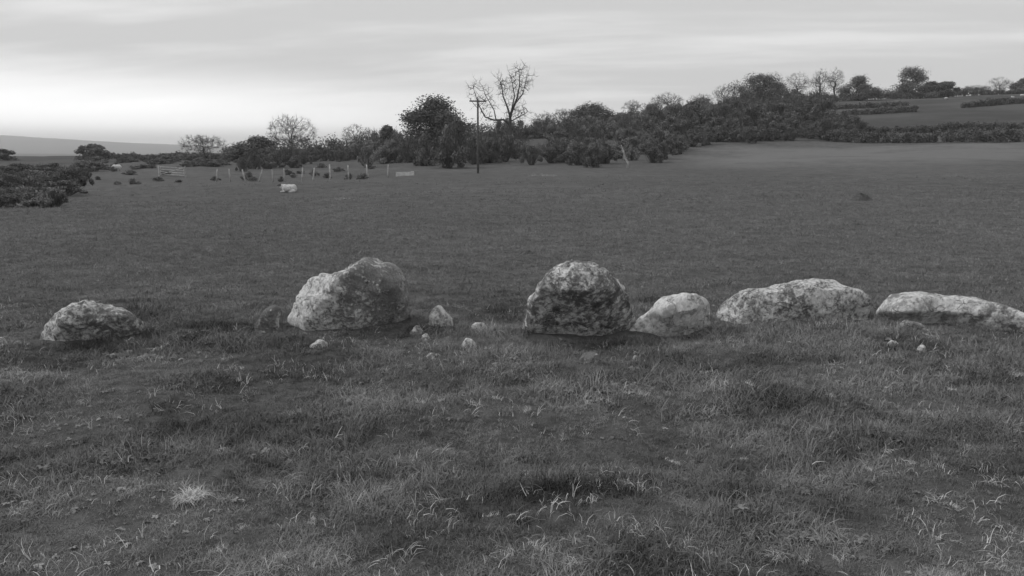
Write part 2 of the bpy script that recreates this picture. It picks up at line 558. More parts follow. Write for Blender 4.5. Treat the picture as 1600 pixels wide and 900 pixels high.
SMALL = [
    dict(o=[(397, 524), (402, 500), (414, 481), (428, 474), (437, 478), (441, 500), (442, 524)], b=524, dep=0.3, cut=0.04, cov=0.30, moss=0.4,
         rock=0.18, label='small dark upright stone tucked against the tallest boulder'),
    dict(o=[(666, 512), (671, 491), (679, 478), (688, 476), (697, 489), (708, 500), (718, 512)], b=512, dep=0.24, cut=0.02, cov=0.75, moss=0.05,
         rock=0.30, label='small pointed grey stone standing in the gap beside the tallest boulder'),
    dict(o=[(734, 519), (736, 509), (744, 503), (756, 504), (761, 511), (762, 519)], b=519, dep=0.12, cut=0, cov=0.75, moss=0.1,
         rock=0.28, label='fist sized speckled stone lying behind the whitest pebble'),
    dict(o=[(718, 545), (721, 534), (728, 528), (738, 529), (743, 536), (744, 545)], b=545, dep=0.12, cut=0, cov=0.8, moss=0.05,
         rock=0.30, label='whitest fist sized pebble in the turf below the pointed stone'),
    dict(o=[(657, 531), (660, 524), (666, 521), (671, 525), (674, 531)], b=531, dep=0.07, cut=0, cov=0.75, moss=0.05,
         rock=0.30, label='tiny white pebble between the tallest boulder and the whitest pebble'),
    dict(o=[(640, 520), (645, 511), (653, 508), (660, 513), (664, 520)], b=520, dep=0.1, cut=0, cov=0.5, moss=0.1,
         rock=0.24, label='small broken stone at the shaded foot of the tallest boulder'),
    dict(o=[(772, 524), (777, 517), (786, 515), (793, 519), (797, 524)], b=524, dep=0.1, cut=0, cov=0.4, moss=0.2,
         rock=0.20, label='low dull stone midway between the tallest and the mossy boulder'),
    dict(o=[(664, 563), (668, 553), (678, 549), (690, 555), (695, 563)], b=563, dep=0.14, cut=0, cov=0.4, moss=0.3,
         rock=0.18, label='flat dull stone half sunk in turf below the pointed stone'),
    dict(o=[(903, 566), (910, 552), (924, 547), (936, 553), (940, 567)], b=567, dep=0.15, cut=0, cov=0.3, moss=0.3,
         rock=0.16, label='flat dull stone half sunk in turf before the dark mossy boulder'),
    dict(o=[(985, 565), (989, 557), (994, 555), (999, 560), (1001, 566)], b=566, dep=0.07, cut=0, cov=0.6, moss=0.1,
         rock=0.26, label='tiny pale pebble in the turf before the wholly pale boulder'),
    dict(o=[(1381, 543), (1385, 535), (1394, 531), (1403, 534), (1407, 543)], b=543, dep=0.13, cut=0, cov=0.6, moss=0.1,
         rock=0.26, label='small pale stone below the longest boulder, wider of the two there'),
    dict(o=[(1432, 550), (1435, 542), (1441, 538), (1447, 543), (1449, 550)], b=550, dep=0.09, cut=0, cov=0.7, moss=0.1,
         rock=0.28, label='small pale pebble below the longest boulder, rounder of the two there'),
    dict(o=[(1403, 523), (1408, 507), (1422, 500), (1440, 506), (1452, 523)], b=523, dep=0.2, cut=0, cov=0.3, moss=0.2,
         rock=0.22, label='grey slab end leaning under the front of the longest boulder'),
    dict(o=[(-16, 545), (-12, 531), (-4, 526), (5, 529), (9, 545)], b=545, dep=0.16, cut=0, cov=0.6, moss=0.1,
         rock=0.26, label='pale stone left of the low domed boulder, larger of the pair'),
    dict(o=[(20, 543), (23, 535), (29, 532), (34, 536), (37, 543)], b=543, dep=0.1, cut=0, cov=0.3, moss=0.2,
         rock=0.22, label='dull little stone beside the low domed boulder, smaller of the pair'),
    dict(o=[(480, 545), (486, 536), (498, 530), (510, 534), (517, 545)], b=545, dep=0.16, cut=0, cov=0.75, moss=0.1,
         rock=0.30, label='pale stone chip propped at the foot of the tallest boulder'),
]
def sway(s, t):
    """how far a stone's axis runs off the row, t = 0..1 along it"""
    t = np.asarray(t, float)
    if 'bend' in s:
        return -s['bend'] * np.clip((t - .35) / .65, 0, 1.2) ** 1.4
    return s.get('skew', 0) * 0.8 * (2 * t - 1)


for s in STONES + SMALL:
    u0 = (s['o'][0][0] + s['o'][-1][0]) / 2
    f = hit(u0, s['b'])
    s['front'] = f
    s['Y'] = f.y + s['dep'] * 0.42
    s['X'] = at(u0, s['b'], s['Y']).x
for s in STONES:
    if s['cut'] > 0.13:
        HOLLOWS.append((s['X'] + s.get('hx', 0.05), s['Y'] - s['dep'] * 0.42 + s['cut'] * 0.25, s.get('hr', 0.28), 0.03 + 0.14 * s['cut']))


# ---------------------------------------------------------------- ground sheet
def foot_shade_at(x, y):
    m = np.zeros(len(x))
    for hx, hy, hr, hd in HOLLOWS:
        m = np.maximum(m, np.exp(-((x - hx) ** 2 / hr ** 2 + (y - hy) ** 2 / (hr * 0.55) ** 2)))
    return m


def build_ground():
    rr = np.geomspace(0.04, 8400, 660)
    aa = np.radians(np.concatenate([np.linspace(-48, 48, 370), np.linspace(52, 308, 52)]))
    na, nr = len(aa), len(rr)
    A, RR = np.meshgrid(aa, rr)
    x, y = (RR * np.sin(A)).ravel(), (RR * np.cos(A)).ravel()
    z = ground(x, y)
    v = np.stack([x, y, z], 1)
    v = np.vstack([v, [[0, 0, float(ground(0.01, 0.01))]]])
    i, j = np.meshgrid(np.arange(nr - 1), np.arange(na), indexing='ij')
    i, j = i.ravel(), j.ravel(); k = (j + 1) % na
    f = np.stack([i * na + j, (i + 1) * na + j, (i + 1) * na + k, i * na + k], 1)[:, ::-1]
    c = len(v) - 1
    fan = [(c, int((q + 1) % na), int(q)) for q in range(na)]
    tri = np.array(fan)
    me = mesh_np('ground', v, np.vstack([f, np.column_stack([tri, tri[:, 2]])])[:len(f)], M['ground'], True)
    so = me.attributes.new('soil_shade', 'FLOAT', 'POINT')
    so.data.foreach_set('value', foot_shade_at(v[:, 0], v[:, 1]).astype(np.float32))
    o = link('ground', me)
    tag(o, 'rough grazed pasture rolling away to hazy hills', 'ground', kind='structure')


build_ground()


# ---------------------------------------------------------------- stones
def make_stone(s, seed, nx=110, nr=84):
    Y, X = s['Y'], s['X']
    gz = float(ground(X, Y))
    ua, ub = s['o'][0][0], s['o'][-1][0]
    P = [at(u, v, Y + float(sway(s, (u - ua) / (ub - ua)))) for u, v in s['o']]
    px = np.array([p.x - X for p in P]); pz = np.array([p.z - gz for p in P])
    x0, x1 = px[0], px[-1]
    W = x1 - x0
    H = pz.max()
    # resample the outline by arc length so that steep flanks keep detail
    seg = np.concatenate([[0], np.cumsum(np.hypot(np.diff(px), np.diff(pz)))])
    q = np.linspace(0, seg[-1], nx)
    sx, sz = np.interp(q, seg, px), np.interp(q, seg, pz)
    k = np.array([1, 2, 3, 2, 1.]) / 9
    for _ in range(2):
        sx[2:-2] = np.convolve(sx, k, 'valid'); sz[2:-2] = np.convolve(sz, k, 'valid')
    bot = -0.30 * min(1, H / 0.4) - 0.06
    t = np.clip((sx - x0) / W, 0, 1)
    prof = (1 - np.abs(2 * t - 1) ** 2.6) ** (1 / 2.2)
    D = s['dep'] * 0.5 * np.maximum(prof, 0.06)
    ph = np.linspace(0, 2 * np.pi, nr, endpoint=False)
    c, n = np.cos(ph), np.sin(ph)
    e = 0.78
    ce, ne = np.sign(c) * np.abs(c) ** e, np.sign(n) * np.abs(n) ** e
    midz = (sz + bot) / 2; hz = np.maximum((sz - bot) / 2, 0.01)
    Xv = np.repeat(sx[:, None], nr, 1)
    Yv = D[:, None] * ce[None]
    Zv = midz[:, None] + hz[:, None] * ne[None]
    v = np.stack([Xv, Yv, Zv], 2).reshape(-1, 3)
    r = np.random.default_rng(seed)
    # broken faces: press the body flat against a few tilted planes, mostly on the sides
    sc = np.array([W / 2, s['dep'] / 2, H])
    for _ in range(int(9 * s.get('sharp', 0.7)) + 2):
        d = r.normal(size=3); d[2] = abs(d[2]) * s.get('tilt', 0.22); d[1] = -abs(d[1]) * 1.2 if r.random() < .7 else abs(d[1])
        d[0] *= 0.45
        d /= np.linalg.norm(d)
        m = (v / sc) @ d
        off = np.quantile(m, 0.86 + 0.08 * r.random())
        over = np.maximum(m - off, 0)
        v = v - (over * 0.88)[:, None] * d * sc
    # undercut foot on the side that faces the open turf
    ch = s.get('ch', 0.5) * (1 + .25 * s.get('cb', 0) * v[:, 0] / (W / 2))
    zl = np.clip(1 - v[:, 2] / (ch * H), 0, 1) ** 0.9
    side = np.clip(1 + s.get('cb', 0) * v[:, 0] / (W / 2), 0, 2)
    v[:, 1] += np.minimum(s['cut'] * side * zl, s['dep'] * .8) * np.clip(0.5 - v[:, 1] / s['dep'], 0, 1)
    fm = np.clip(0.5 - v[:, 1] / s['dep'], 0, 1)
    v[:, 1] += s.get('prow', 0) * fm * np.abs(v[:, 0] / (W / 2) - s.get('xp', 0)) ** 1.15
    v[:, 1] += sway(s, (v[:, 0] - x0) / W)
    # relief
    amp = min(W, H * 1.6)
    ctr = np.array([0, 0, H * 0.35])
    nrm = (v - ctr) / sc
    nrm /= np.linalg.norm(nrm, axis=1)[:, None] + 1e-6
    L = max(amp, 0.08)
    f1 = fbm3(v[:, 0] / (L * .42) + seed, v[:, 1] / (L * .42), v[:, 2] / (L * .42), 5, seed)
    rid = 1 - np.abs(fbm3(v[:, 0] / (L * .3), v[:, 1] / (L * .3) + seed, v[:, 2] / (L * .22), 4, seed + 50))
    f3 = fbm3(v[:, 0] / .05, v[:, 1] / .05, v[:, 2] / .05, 3, seed + 9)
    dsp = 0.058 * L * f1 - 0.05 * L * np.clip(rid - 0.80, 0, 1) * 2 + 0.0065 * f3 * min(1, L / .4)
    v = v + nrm * dsp[:, None]
    i, j = np.meshgrid(np.arange(nx - 1), np.arange(nr), indexing='ij')
    i, j = i.ravel(), j.ravel(); kk = (j + 1) % nr
    f = np.stack([i * nr + j, i * nr + kk, (i + 1) * nr + kk, (i + 1) * nr + j], 1)
    # close the ends
    vv = np.vstack([v, v[:nr].mean(0), v[-nr:].mean(0)])
    a, b = len(v), len(v) + 1
    jj = np.arange(0, nr, 2)
    e0 = np.stack([np.full(len(jj), a), (jj + 2) % nr, (jj + 1) % nr, jj], 1)
    e1 = np.stack([np.full(len(jj), b), (nx - 1) * nr + jj, (nx - 1) * nr + (jj + 1) % nr, (nx - 1) * nr + (jj + 2) % nr], 1)
    m = mat('lichened_rock', m_stone(s['cov'], seed, s['rock'], 0.62, s['moss'], s.get('fl', 1.3), s.get('cx', 0)), 0.92, 0.15)
    me = mesh_np('stone', vv, np.vstack([f, e0, e1]), m, True)
    return me, Vector((X, Y, gz))


for i, s in enumerate(STONES):
    me, loc = make_stone(s, 3 + i * 7)
    tag(link('boulder', me, None, loc), s['label'], 'boulder', 'boulders standing in the row')
for i, s in enumerate(SMALL):
    me, loc = make_stone(s, 103 + i * 5, 40, 32)
    tag(link('field_stone', me, None, loc), s['label'], 'stone', 'small stones in the turf')


def in_stone(x, y, grow=0.0):
    m = np.zeros(len(x), bool)
    for s in STONES + SMALL:
        P = [at(u, v, s['Y']).x for u, v in s['o']]
        hw = (P[-1] - P[0]) / 2 + grow; hd = s['dep'] * 0.46 + grow
        yy = y - s['Y'] - sway(s, np.clip((x - s['X'] + hw) / (2 * hw), 0, 1))
        cutb = s['cut'] * np.clip(1 + s.get('cb', 0) * (x - s['X']) / hw, 0, 2) + s.get('prow', 0) * np.abs((x - s['X']) / hw - s.get('xp', 0))
        m |= (((x - s['X']) / hw) ** 4 + (yy / hd) ** 4 < 1) & (yy > -hd + .8 * np.minimum(cutb, hd * 1.4))
    return m


# ---------------------------------------------------------------- turf (instanced blades)
def tuft_mesh(name, nb, hmin, hmax, wid, spread, lean, seed, m, segs=3):
    r = np.random.default_rng(seed)
    V, F = [], []
    for _ in range(nb):
        a = r.uniform(0, 2 * math.pi); rad = spread * math.sqrt(r.random())
        bx, by = rad * math.cos(a), rad * math.sin(a)
        h = r.uniform(hmin, hmax)
        ld = r.uniform(0, 2 * math.pi); ln = lean * r.uniform(0.3, 1.4)
        w_ = wid * r.uniform(0.6, 1.3)
        sx, sy = -math.sin(ld + r.normal() * .5), math.cos(ld + r.normal() * .5)
        n0 = len(V)
        for k in range(segs + 1):
            t = k / segs
            ang = ln * t * 1.25
            px_ = bx + math.cos(ld) * h * t * math.sin(ang)
            py_ = by + math.sin(ld) * h * t * math.sin(ang)
            pz_ = h * t * math.cos(ang) - 0.008
            ww = w_ * (1 - t) ** 0.7 * 0.5
            if k < segs:
                V += [(px_ - sx * ww, py_ - sy * ww, pz_), (px_ + sx * ww, py_ + sy * ww, pz_)]
            else:
                V.append((px_, py_, pz_))
        for k in range(segs - 1):
            q = n0 + 2 * k
            F.append((q, q + 1, q + 3, q + 2))
        q = n0 + 2 * (segs - 1)
        F.append((q, q + 1, q + 2))
    return mesh_np(name, V, F, m)


tcol = bpy.data.collections.new('turf_sources')
for k in range(5):
    tcol.objects.link(bpy.data.objects.new('a%d_turf_source' % k, tuft_mesh('turf', 30, .018, .055, .0038, .055, 1.0, 200 + k, M['blade'])))
for k in range(3):
    tcol.objects.link(bpy.data.objects.new('b%d_turf_source' % k, tuft_mesh('turf', 24, .04, .10, .004, .045, .85, 300 + k, M['blade'])))
def rosette_mesh(seed):
    r = np.random.default_rng(seed); V, F = [], []
    for i in range(9):
        a = i * 2.4 + r.normal() * .3; L = r.uniform(.010, .026); wd = L * r.uniform(.2, .36); ti = r.uniform(.15, .7)
        dx_, dy_ = math.cos(a), math.sin(a); n0 = len(V)
        for t_, k_ in ((.1, .3), (.4, .9), (.75, .85), (1.0, .05)):
            x_ = L * t_; z_ = L * t_ * ti - L * .5 * t_ * t_ + .01
            for sgn in (-1, 1):
                V.append((dx_ * x_ - dy_ * wd * k_ * sgn, dy_ * x_ + dx_ * wd * k_ * sgn, z_ + .15 * wd * k_))
        for q in range(3):
            b_ = n0 + 2 * q; F.append((b_, b_ + 1, b_ + 3, b_ + 2))
    return mesh_np('weed', V, F, M['blade'])


for k in range(3):
    tcol.objects.link(bpy.data.objects.new('c%d_turf_source' % k, rosette_mesh(350 + k)))
scol = bpy.data.collections.new('straw_sources')
for k in range(4):
    scol.objects.link(bpy.data.objects.new('s%d_straw_source' % k, tuft_mesh('straw', 5, .035, .11, .0032, .05, 1.0, 400 + k, M['straw'])))


def gn_scatter(name, pts, rot, scl, idx, tone, coll, label, cat):
    me = bpy.data.meshes.new(name)
    me.vertices.add(len(pts))
    me.vertices.foreach_set('co', np.asarray(pts, np.float32).ravel())
    for nm, ty, key, dat in (('rot', 'FLOAT_VECTOR', 'vector', rot), ('scl', 'FLOAT_VECTOR', 'vector', scl), ('idx', 'INT', 'value', idx), ('tone', 'FLOAT', 'value', tone)):
        a = me.attributes.new(nm, ty, 'POINT')
        a.data.foreach_set(key, np.asarray(dat, np.int32 if ty == 'INT' else np.float32).ravel())
    me.update()
    o = link(name, me)
    ng = bpy.data.node_groups.new(name, 'GeometryNodeTree')
    ng.interface.new_socket('Geometry', in_out='INPUT', socket_type='NodeSocketGeometry')
    ng.interface.new_socket('Geometry', in_out='OUTPUT', socket_type='NodeSocketGeometry')
    N = ng.nodes
    gi, go = N.new('NodeGroupInput'), N.new('NodeGroupOutput')
    ci = N.new('GeometryNodeCollectionInfo')
    ci.inputs['Collection'].default_value = coll
    ci.inputs['Separate Children'].default_value = True
    ci.inputs['Reset Children'].default_value = True
    ip = N.new('GeometryNodeInstanceOnPoints')
    ip.inputs['Pick Instance'].default_value = True

    def attr(nm, ty):
        q = N.new('GeometryNodeInputNamedAttribute'); q.data_type = ty; q.inputs['Name'].default_value = nm
        return q.outputs['Attribute']
    ng.links.new(gi.outputs[0], ip.inputs['Points'])
    ng.links.new(ci.outputs[0], ip.inputs['Instance'])
    ng.links.new(attr('idx', 'INT'), ip.inputs['Instance Index'])
    e2r = N.new('FunctionNodeEulerToRotation')
    ng.links.new(attr('rot', 'FLOAT_VECTOR'), e2r.inputs[0])
    ng.links.new(e2r.outputs[0], ip.inputs['Rotation'])
    ng.links.new(attr('scl', 'FLOAT_VECTOR'), ip.inputs['Scale'])
    ng.links.new(ip.outputs[0], go.inputs[0])
    md = o.modifiers.new('scatter', 'NODES'); md.node_group = ng
    tag(o, label, cat, kind='stuff')
    return o


def wedge(y0, y1, dens, half=0.74):
    area = half * (y1 ** 2 - y0 ** 2)
    n = int(area * dens)
    y = np.sqrt(rng.random(n) * (y1 ** 2 - y0 ** 2) + y0 ** 2)
    x = (rng.random(n) * 2 - 1) * half * y
    return x, y


# patches of darker, lusher sward, plus painted shade in the foot hollows
LUSH_AND_SHADE = []
for u_, v_, a_, b_ in ((300, 512, .55, .35), (280, 640, .45, .35), (130, 690, .40, .25), (1190, 582, .42, .2), (1400, 632, .5, .25),
                       (650, 515, .5, .35), (510, 592, .5, .12), (900, 775, .38, .25), (1310, 720, .35, .3), (480, 740, .35, .2),
                       (780, 600, .4, .12), (1180, 780, .3, .2), (100, 840, .3, .2), (760, 490, .5, .5), (1560, 640, .3, .3), (650, 850, .3, .15)):
    q_ = hit(u_, v_); LUSH_AND_SHADE.append((q_.x, q_.y, a_, b_))


for hx_, hy_, hr_, hd_ in HOLLOWS:
    LUSH_AND_SHADE.append((hx_, hy_, hr_ * 1.25, hr_ * .7))  # shade below the undercuts, put into the blade tone


def tone_at(x, y):
    near = 1 / (1 + (np.hypot(x, y) / 11) ** 4)
    n = fbm2(x / 0.9, y / 0.6, 4, 77) + 0.5 * fbm2(x / 0.2, y / 0.15, 2, 88)
    g = np.zeros_like(x)
    for hx, hy, ra, rb in LUSH_AND_SHADE:
        g = np.maximum(g, np.exp(-((x - hx) / ra) ** 2 - ((y - hy) / rb) ** 2))
    return 1.0 - 0.36 * g + near * np.clip(n * 0.64, -0.5, 0.75) + (1 - near) * 0.12 * fbm2(x / 6, y / 6, 3, 99)


bx, by, bs, bi = [], [], [], []
NF = 0
for y0, y1, dens, sc, tall in ((1.6, 5.0, 900, 0.95, .16), (5.0, 9.5, 560, 1.05, .16), (9.5, 17, 130, 1.35, .03),
                               (17, 32, 34, 1.9, .02), (32, 50, 7, 2.9, .02), (50, 78, 3, 3.2, .02)):
    x, y = wedge(y0, y1, dens, 0.74 if y0 > 4 else 0.95)
    n = len(x)
    clump = fbm2(x / 0.55, y / 0.45, 3, 55)
    s_ = sc * rng.uniform(0.65, 1.25, n) * (1 + (0.6 * np.clip(clump, -.65, 1) if y0 < 9 else 0))
    i_ = rng.integers(0, 5, n)
    tl = rng.random(n) < tall * (1 + 2.2 * np.clip(clump, -.4, 1))
    i_[tl] = 5 + rng.integers(0, 3, tl.sum())
    if y0 < 9:
        wd_ = rng.random(n) < .07 * np.clip(.4 + fbm2(x / .7, y / .7, 3, 44), 0, 1.2)
        i_[wd_] = 8 + rng.integers(0, 3, wd_.sum()); s_[wd_] *= 1.25
    bx.append(x); by.append(y); bs.append(s_); bi.append(i_)
NF = sum(len(q) for q in bx)
# ungrazed fringe round the feet of the stones
for s in STONES + SMALL:
    P = [at(u, v, s['Y']).x for u, v in s['o']]
    hw = (P[-1] - P[0]) / 2; hd = s['dep'] * 0.46
    n = int(210 * (hw + hd) / 0.6)
    a = rng.uniform(0, 2 * math.pi, n)
    k = 1.02 + np.abs(rng.normal(0, .10, n))
    ex = np.sign(np.cos(a)) * np.abs(np.cos(a)) ** .6 * hw * k
    x = s['X'] + ex
    y = s['Y'] + np.sign(np.sin(a)) * np.abs(np.sin(a)) ** .6 * hd * k + sway(s, np.clip((ex + hw) / (2 * hw), 0, 1))
    bx.append(x); by.append(y); bs.append(rng.uniform(.6, 1.15, n) * (.95 if hw > .3 else .4)); bi.append(rng.integers(3, 8, n))
x, y, s_, i_ = map(np.concatenate, (bx, by, bs, bi))
ok = ~in_stone(x, y) & (foot_shade_at(x, y) + rng.normal(0, .2, len(x)) < np.where(np.arange(len(x)) < NF, 1.05, 1.3)) & (rng.random(len(x)) < 1.6 - y / 50)
x, y, s_, i_ = x[ok], y[ok], s_[ok], i_[ok]
n = len(x)
pts = np.stack([x, y, ground(x, y)], 1)
rot = np.stack([rng.normal(0, .16, n), rng.normal(0, .16, n), rng.uniform(0, 2 * math.pi, n)], 1)
gn_scatter('turf_grass', pts, rot, np.stack([s_, s_, s_ * rng.uniform(.7, 1.15, n)], 1), i_, tone_at(x, y), tcol,
           'short rough grazed turf covering the pasture', 'grass')
sx, sy = [], []
for y0, y1, dens in ((1.6, 5.0, 95), (5.0, 9.0, 60), (9.0, 20, 3)):
    x, y = wedge(y0, y1, dens, 0.9)
    keep = fbm2(x / .5, y / .4, 3, 66) + rng.normal(0, .3, len(x)) > 0.18
    sx.append(x[keep]); sy.append(y[keep])
STRIPS = [((185, 321), (300, 313)), ((825, 275), (868, 275)), ((510, 313), (560, 312)), ((1270, 512), (1335, 508))]
sz = [np.ones(len(q)) for q in sx]
for (ua, va), (ub, vb) in STRIPS:
    A_, B_ = hit(ua, va), hit(ub, vb)
    k_ = 34
    q_ = rng.random(k_)
    sx.append(A_.x + (B_.x - A_.x) * q_ + rng.normal(0, .12, k_)); sy.append(A_.y + (B_.y - A_.y) * q_ + rng.normal(0, .6 if A_.y > 20 else .1, k_))
    sz.append(np.full(k_, max(1.0, A_.y / 20)))
x, y, z_ = np.concatenate(sx), np.concatenate(sy), np.concatenate(sz)
ok = ~in_stone(x, y, .02); x, y, z_ = x[ok], y[ok], z_[ok]; n = len(x)
pts = np.stack([x, y, ground(x, y) + .018], 1)
rot = np.stack([rng.normal(0, .3, n), rng.normal(0, .3, n), rng.uniform(0, 2 * math.pi, n)], 1)
s_ = rng.uniform(.5, 1.15, n) * z_
gn_scatter('dead_stalks', pts, rot, np.stack([s_] * 3, 1), rng.integers(0, 4, n), np.ones(n), scol,
           'scattered bleached grass stalks lying in the turf', 'dead grass')

# countable bleached tussocks
TUFTS = [(300, 790, 62, 'widest, brightest bleached grass tussock, flattened in the open turf')]
TUFTS += [(u, v, w_, None) for u, v, w_ in (
    (348, 715, 24), (545, 636, 22), (655, 638, 34), (690, 636, 26), (742, 641, 40), (775, 632, 24), (825, 652, 26), (935, 634, 22),
    (980, 624, 24), (1003, 625, 22), (1130, 611, 40), (1170, 610, 26), (1297, 628, 22), (1488, 618, 24), (1492, 806, 26), (820, 752, 26),
    (768, 820, 30), (796, 880, 24), (836, 868, 32), (382, 838, 34), (24, 812, 26), (1050, 733, 26), (1162, 728, 26), (1312, 890, 44),
    (1214, 886, 26), (1258, 890, 26), (487, 828, 26), (1588, 594, 24), (920, 796, 22), (896, 894, 26), (345, 872, 26), (1356, 745, 26),
    (250, 551, 30), (1445, 655, 24), (1550, 766, 22), (1385, 716, 20), (440, 884, 24), (1100, 590, 20))]
tm = [tuft_mesh('tussock', 34, .04, .16, .0048, .085, 1.35, 500 + k, M['straw']) for k in range(5)]
tm_big = tuft_mesh('tussock', 260, .07, .17, .0055, .09, 1.4, 520, M['straw'])
for k, (u, v, wpx, lb) in enumerate(TUFTS):
    p = hit(u, v)
    o = link('bleached_tussock', tm_big if lb else tm[k % 5], None, p + Vector((0, 0, .04)))
    sc = wpx * pxm(p.y) / (0.34 if lb else 0.26)
    sc = max(0.35, min(sc, 1.3))
    o.scale = (sc * (1.3 if lb else rng.uniform(.7, 1.5)), sc * (1 if lb else rng.uniform(.6, 1.1)), sc * (.8 if lb else rng.uniform(.7, 1.1)))
    o.rotation_euler = (rng.normal() * .2, rng.normal() * .2, k * 2.4)
    tag(o, lb or 'small tussock of bleached dead grass in the rough turf', 'grass tussock', 'bleached tussocks in the turf')


# ---------------------------------------------------------------- foliage and branches
def leaf_cloud(r, centres, radii, per, size, flat=0.9):
    """leaf-sized faces spread through the shells of many clumps"""
    C, Rr = np.asarray(centres, float), np.asarray(radii, float)
    k = np.repeat(np.arange(len(C)), per)
    n = len(k)
    d = r.normal(size=(n, 3)); d /= np.linalg.norm(d, axis=1)[:, None]
    rad = Rr[k] * (r.random(n) ** 0.45) * (1 + 0.18 * r.normal(size=n))
    p = C[k] + d * rad[:, None] * np.array([1, 1, flat])
    nn = d + r.normal(size=(n, 3)) * 0.8
    nn /= np.linalg.norm(nn, axis=1)[:, None]
    a = np.cross(nn, r.normal(size=(n, 3))); a /= np.linalg.norm(a, axis=1)[:, None] + 1e-9
    b = np.cross(nn, a)
    s = (size * r.uniform(.5, 1.3, n))[:, None]
    v = np.stack([p - a * s, p - b * s * .55, p + a * s, p + b * s * .55], 1).reshape(-1, 3)
    f = np.arange(4 * n).reshape(-1, 4)
    return v, f


def dome_clumps(r, n, w_, h, z0, shape=1.0):
    C, S = [], []
    for i in range(n):
        a = r.uniform(0, 2 * math.pi)
        t = r.random() ** 0.7
        zf = r.random()
        lim = math.sqrt(max(0.03, 1 - zf ** (2.2 * shape)))
        C.append((math.cos(a) * w_ / 2 * t * lim * .86, math.sin(a) * w_ / 2 * t * lim * .86, z0 + zf * (h - z0) * .88))
        S.append(r.uniform(.10, .20) * (w_ + h) / 2)
    return C, S


def grow(r, mb_t, mb_c, p, d, L, rad, lev, maxlev, up, spread, kids, sides=(7, 5, 4, 3, 3, 3)):
    n = 5 if lev < 2 else (4 if lev < 3 else (3 if lev < 4 else 2))
    pts, rads = [p.copy()], [rad]
    dd = d.copy()
    for i in range(n):
        j = Vector(r.normal(size=3)) * (0.10 + 0.05 * lev)
        dd = (dd + j + Vector((0, 0, up * 0.10))).normalized()
        pts.append(pts[-1] + dd * (L / n))
        rads.append(max(rad * (1 - 0.75 * (i + 1) / n), 0.012))
    (mb_t if lev < 2 else mb_c).tube(pts, rads, sides[min(lev, 5)], cap=False)
    if lev >= maxlev:
        return
    k = kids[min(lev, len(kids) - 1)]
    for i in range(k):
        t = (0.28 if lev == 0 else 0.15) + (0.82 * (i + r.random()) / k) * (0.88 if lev == 0 else 1)
        t = min(t, 0.999)
        q = t * n; i0 = int(q); fr = q - i0
        sp = pts[i0].lerp(pts[min(i0 + 1, n)], fr)
        ax = (pts[min(i0 + 1, n)] - pts[i0]).normalized()
        side = ax.cross(Vector(r.normal(size=3))).normalized()
        ang = spread * r.uniform(.65, 1.25)
        cd = (ax * math.cos(ang) + side * math.sin(ang)).normalized()
        cr = max((rads[i0] * (1 - fr) + rads[min(i0 + 1, n)] * fr) * .62, .012)
        grow(r, mb_t, mb_c, sp, cd, L * r.uniform(.48, .72) * (1.1 - .35 * t), cr, lev + 1, maxlev, up, spread, kids, sides)


def fit(mb_list, w_, h):
    V = [v for m in mb_list for v in m.v]
    lo = min(v.z for v in V); hi = max(v.z for v in V)
    xs = sorted(v.x for v in V); ys = sorted(v.y for v in V)
    q = len(xs) // 100
    ex = max(xs[-1 - q] - xs[q], .1); ey = max(ys[-1 - q] - ys[q], .1)
    cxx = (xs[-1 - q] + xs[q]) / 2
    kx, ky, kz = w_ / ex, w_ / ey, h / (hi - 0)
    base_r = max(abs(v.x) for v in mb_list[0].v[:7])
    for m in mb_list:
        for v in m.v:
            t = max(0.0, min(1.0, v.z / hi))
            keep = 1 - min(1, t * 5)                # the foot of the trunk keeps its girth
            v.x = (v.x - cxx * (1 - keep)) * (kx * (1 - keep) + keep)
            v.y *= ky * (1 - keep) + keep
            v.z *= kz


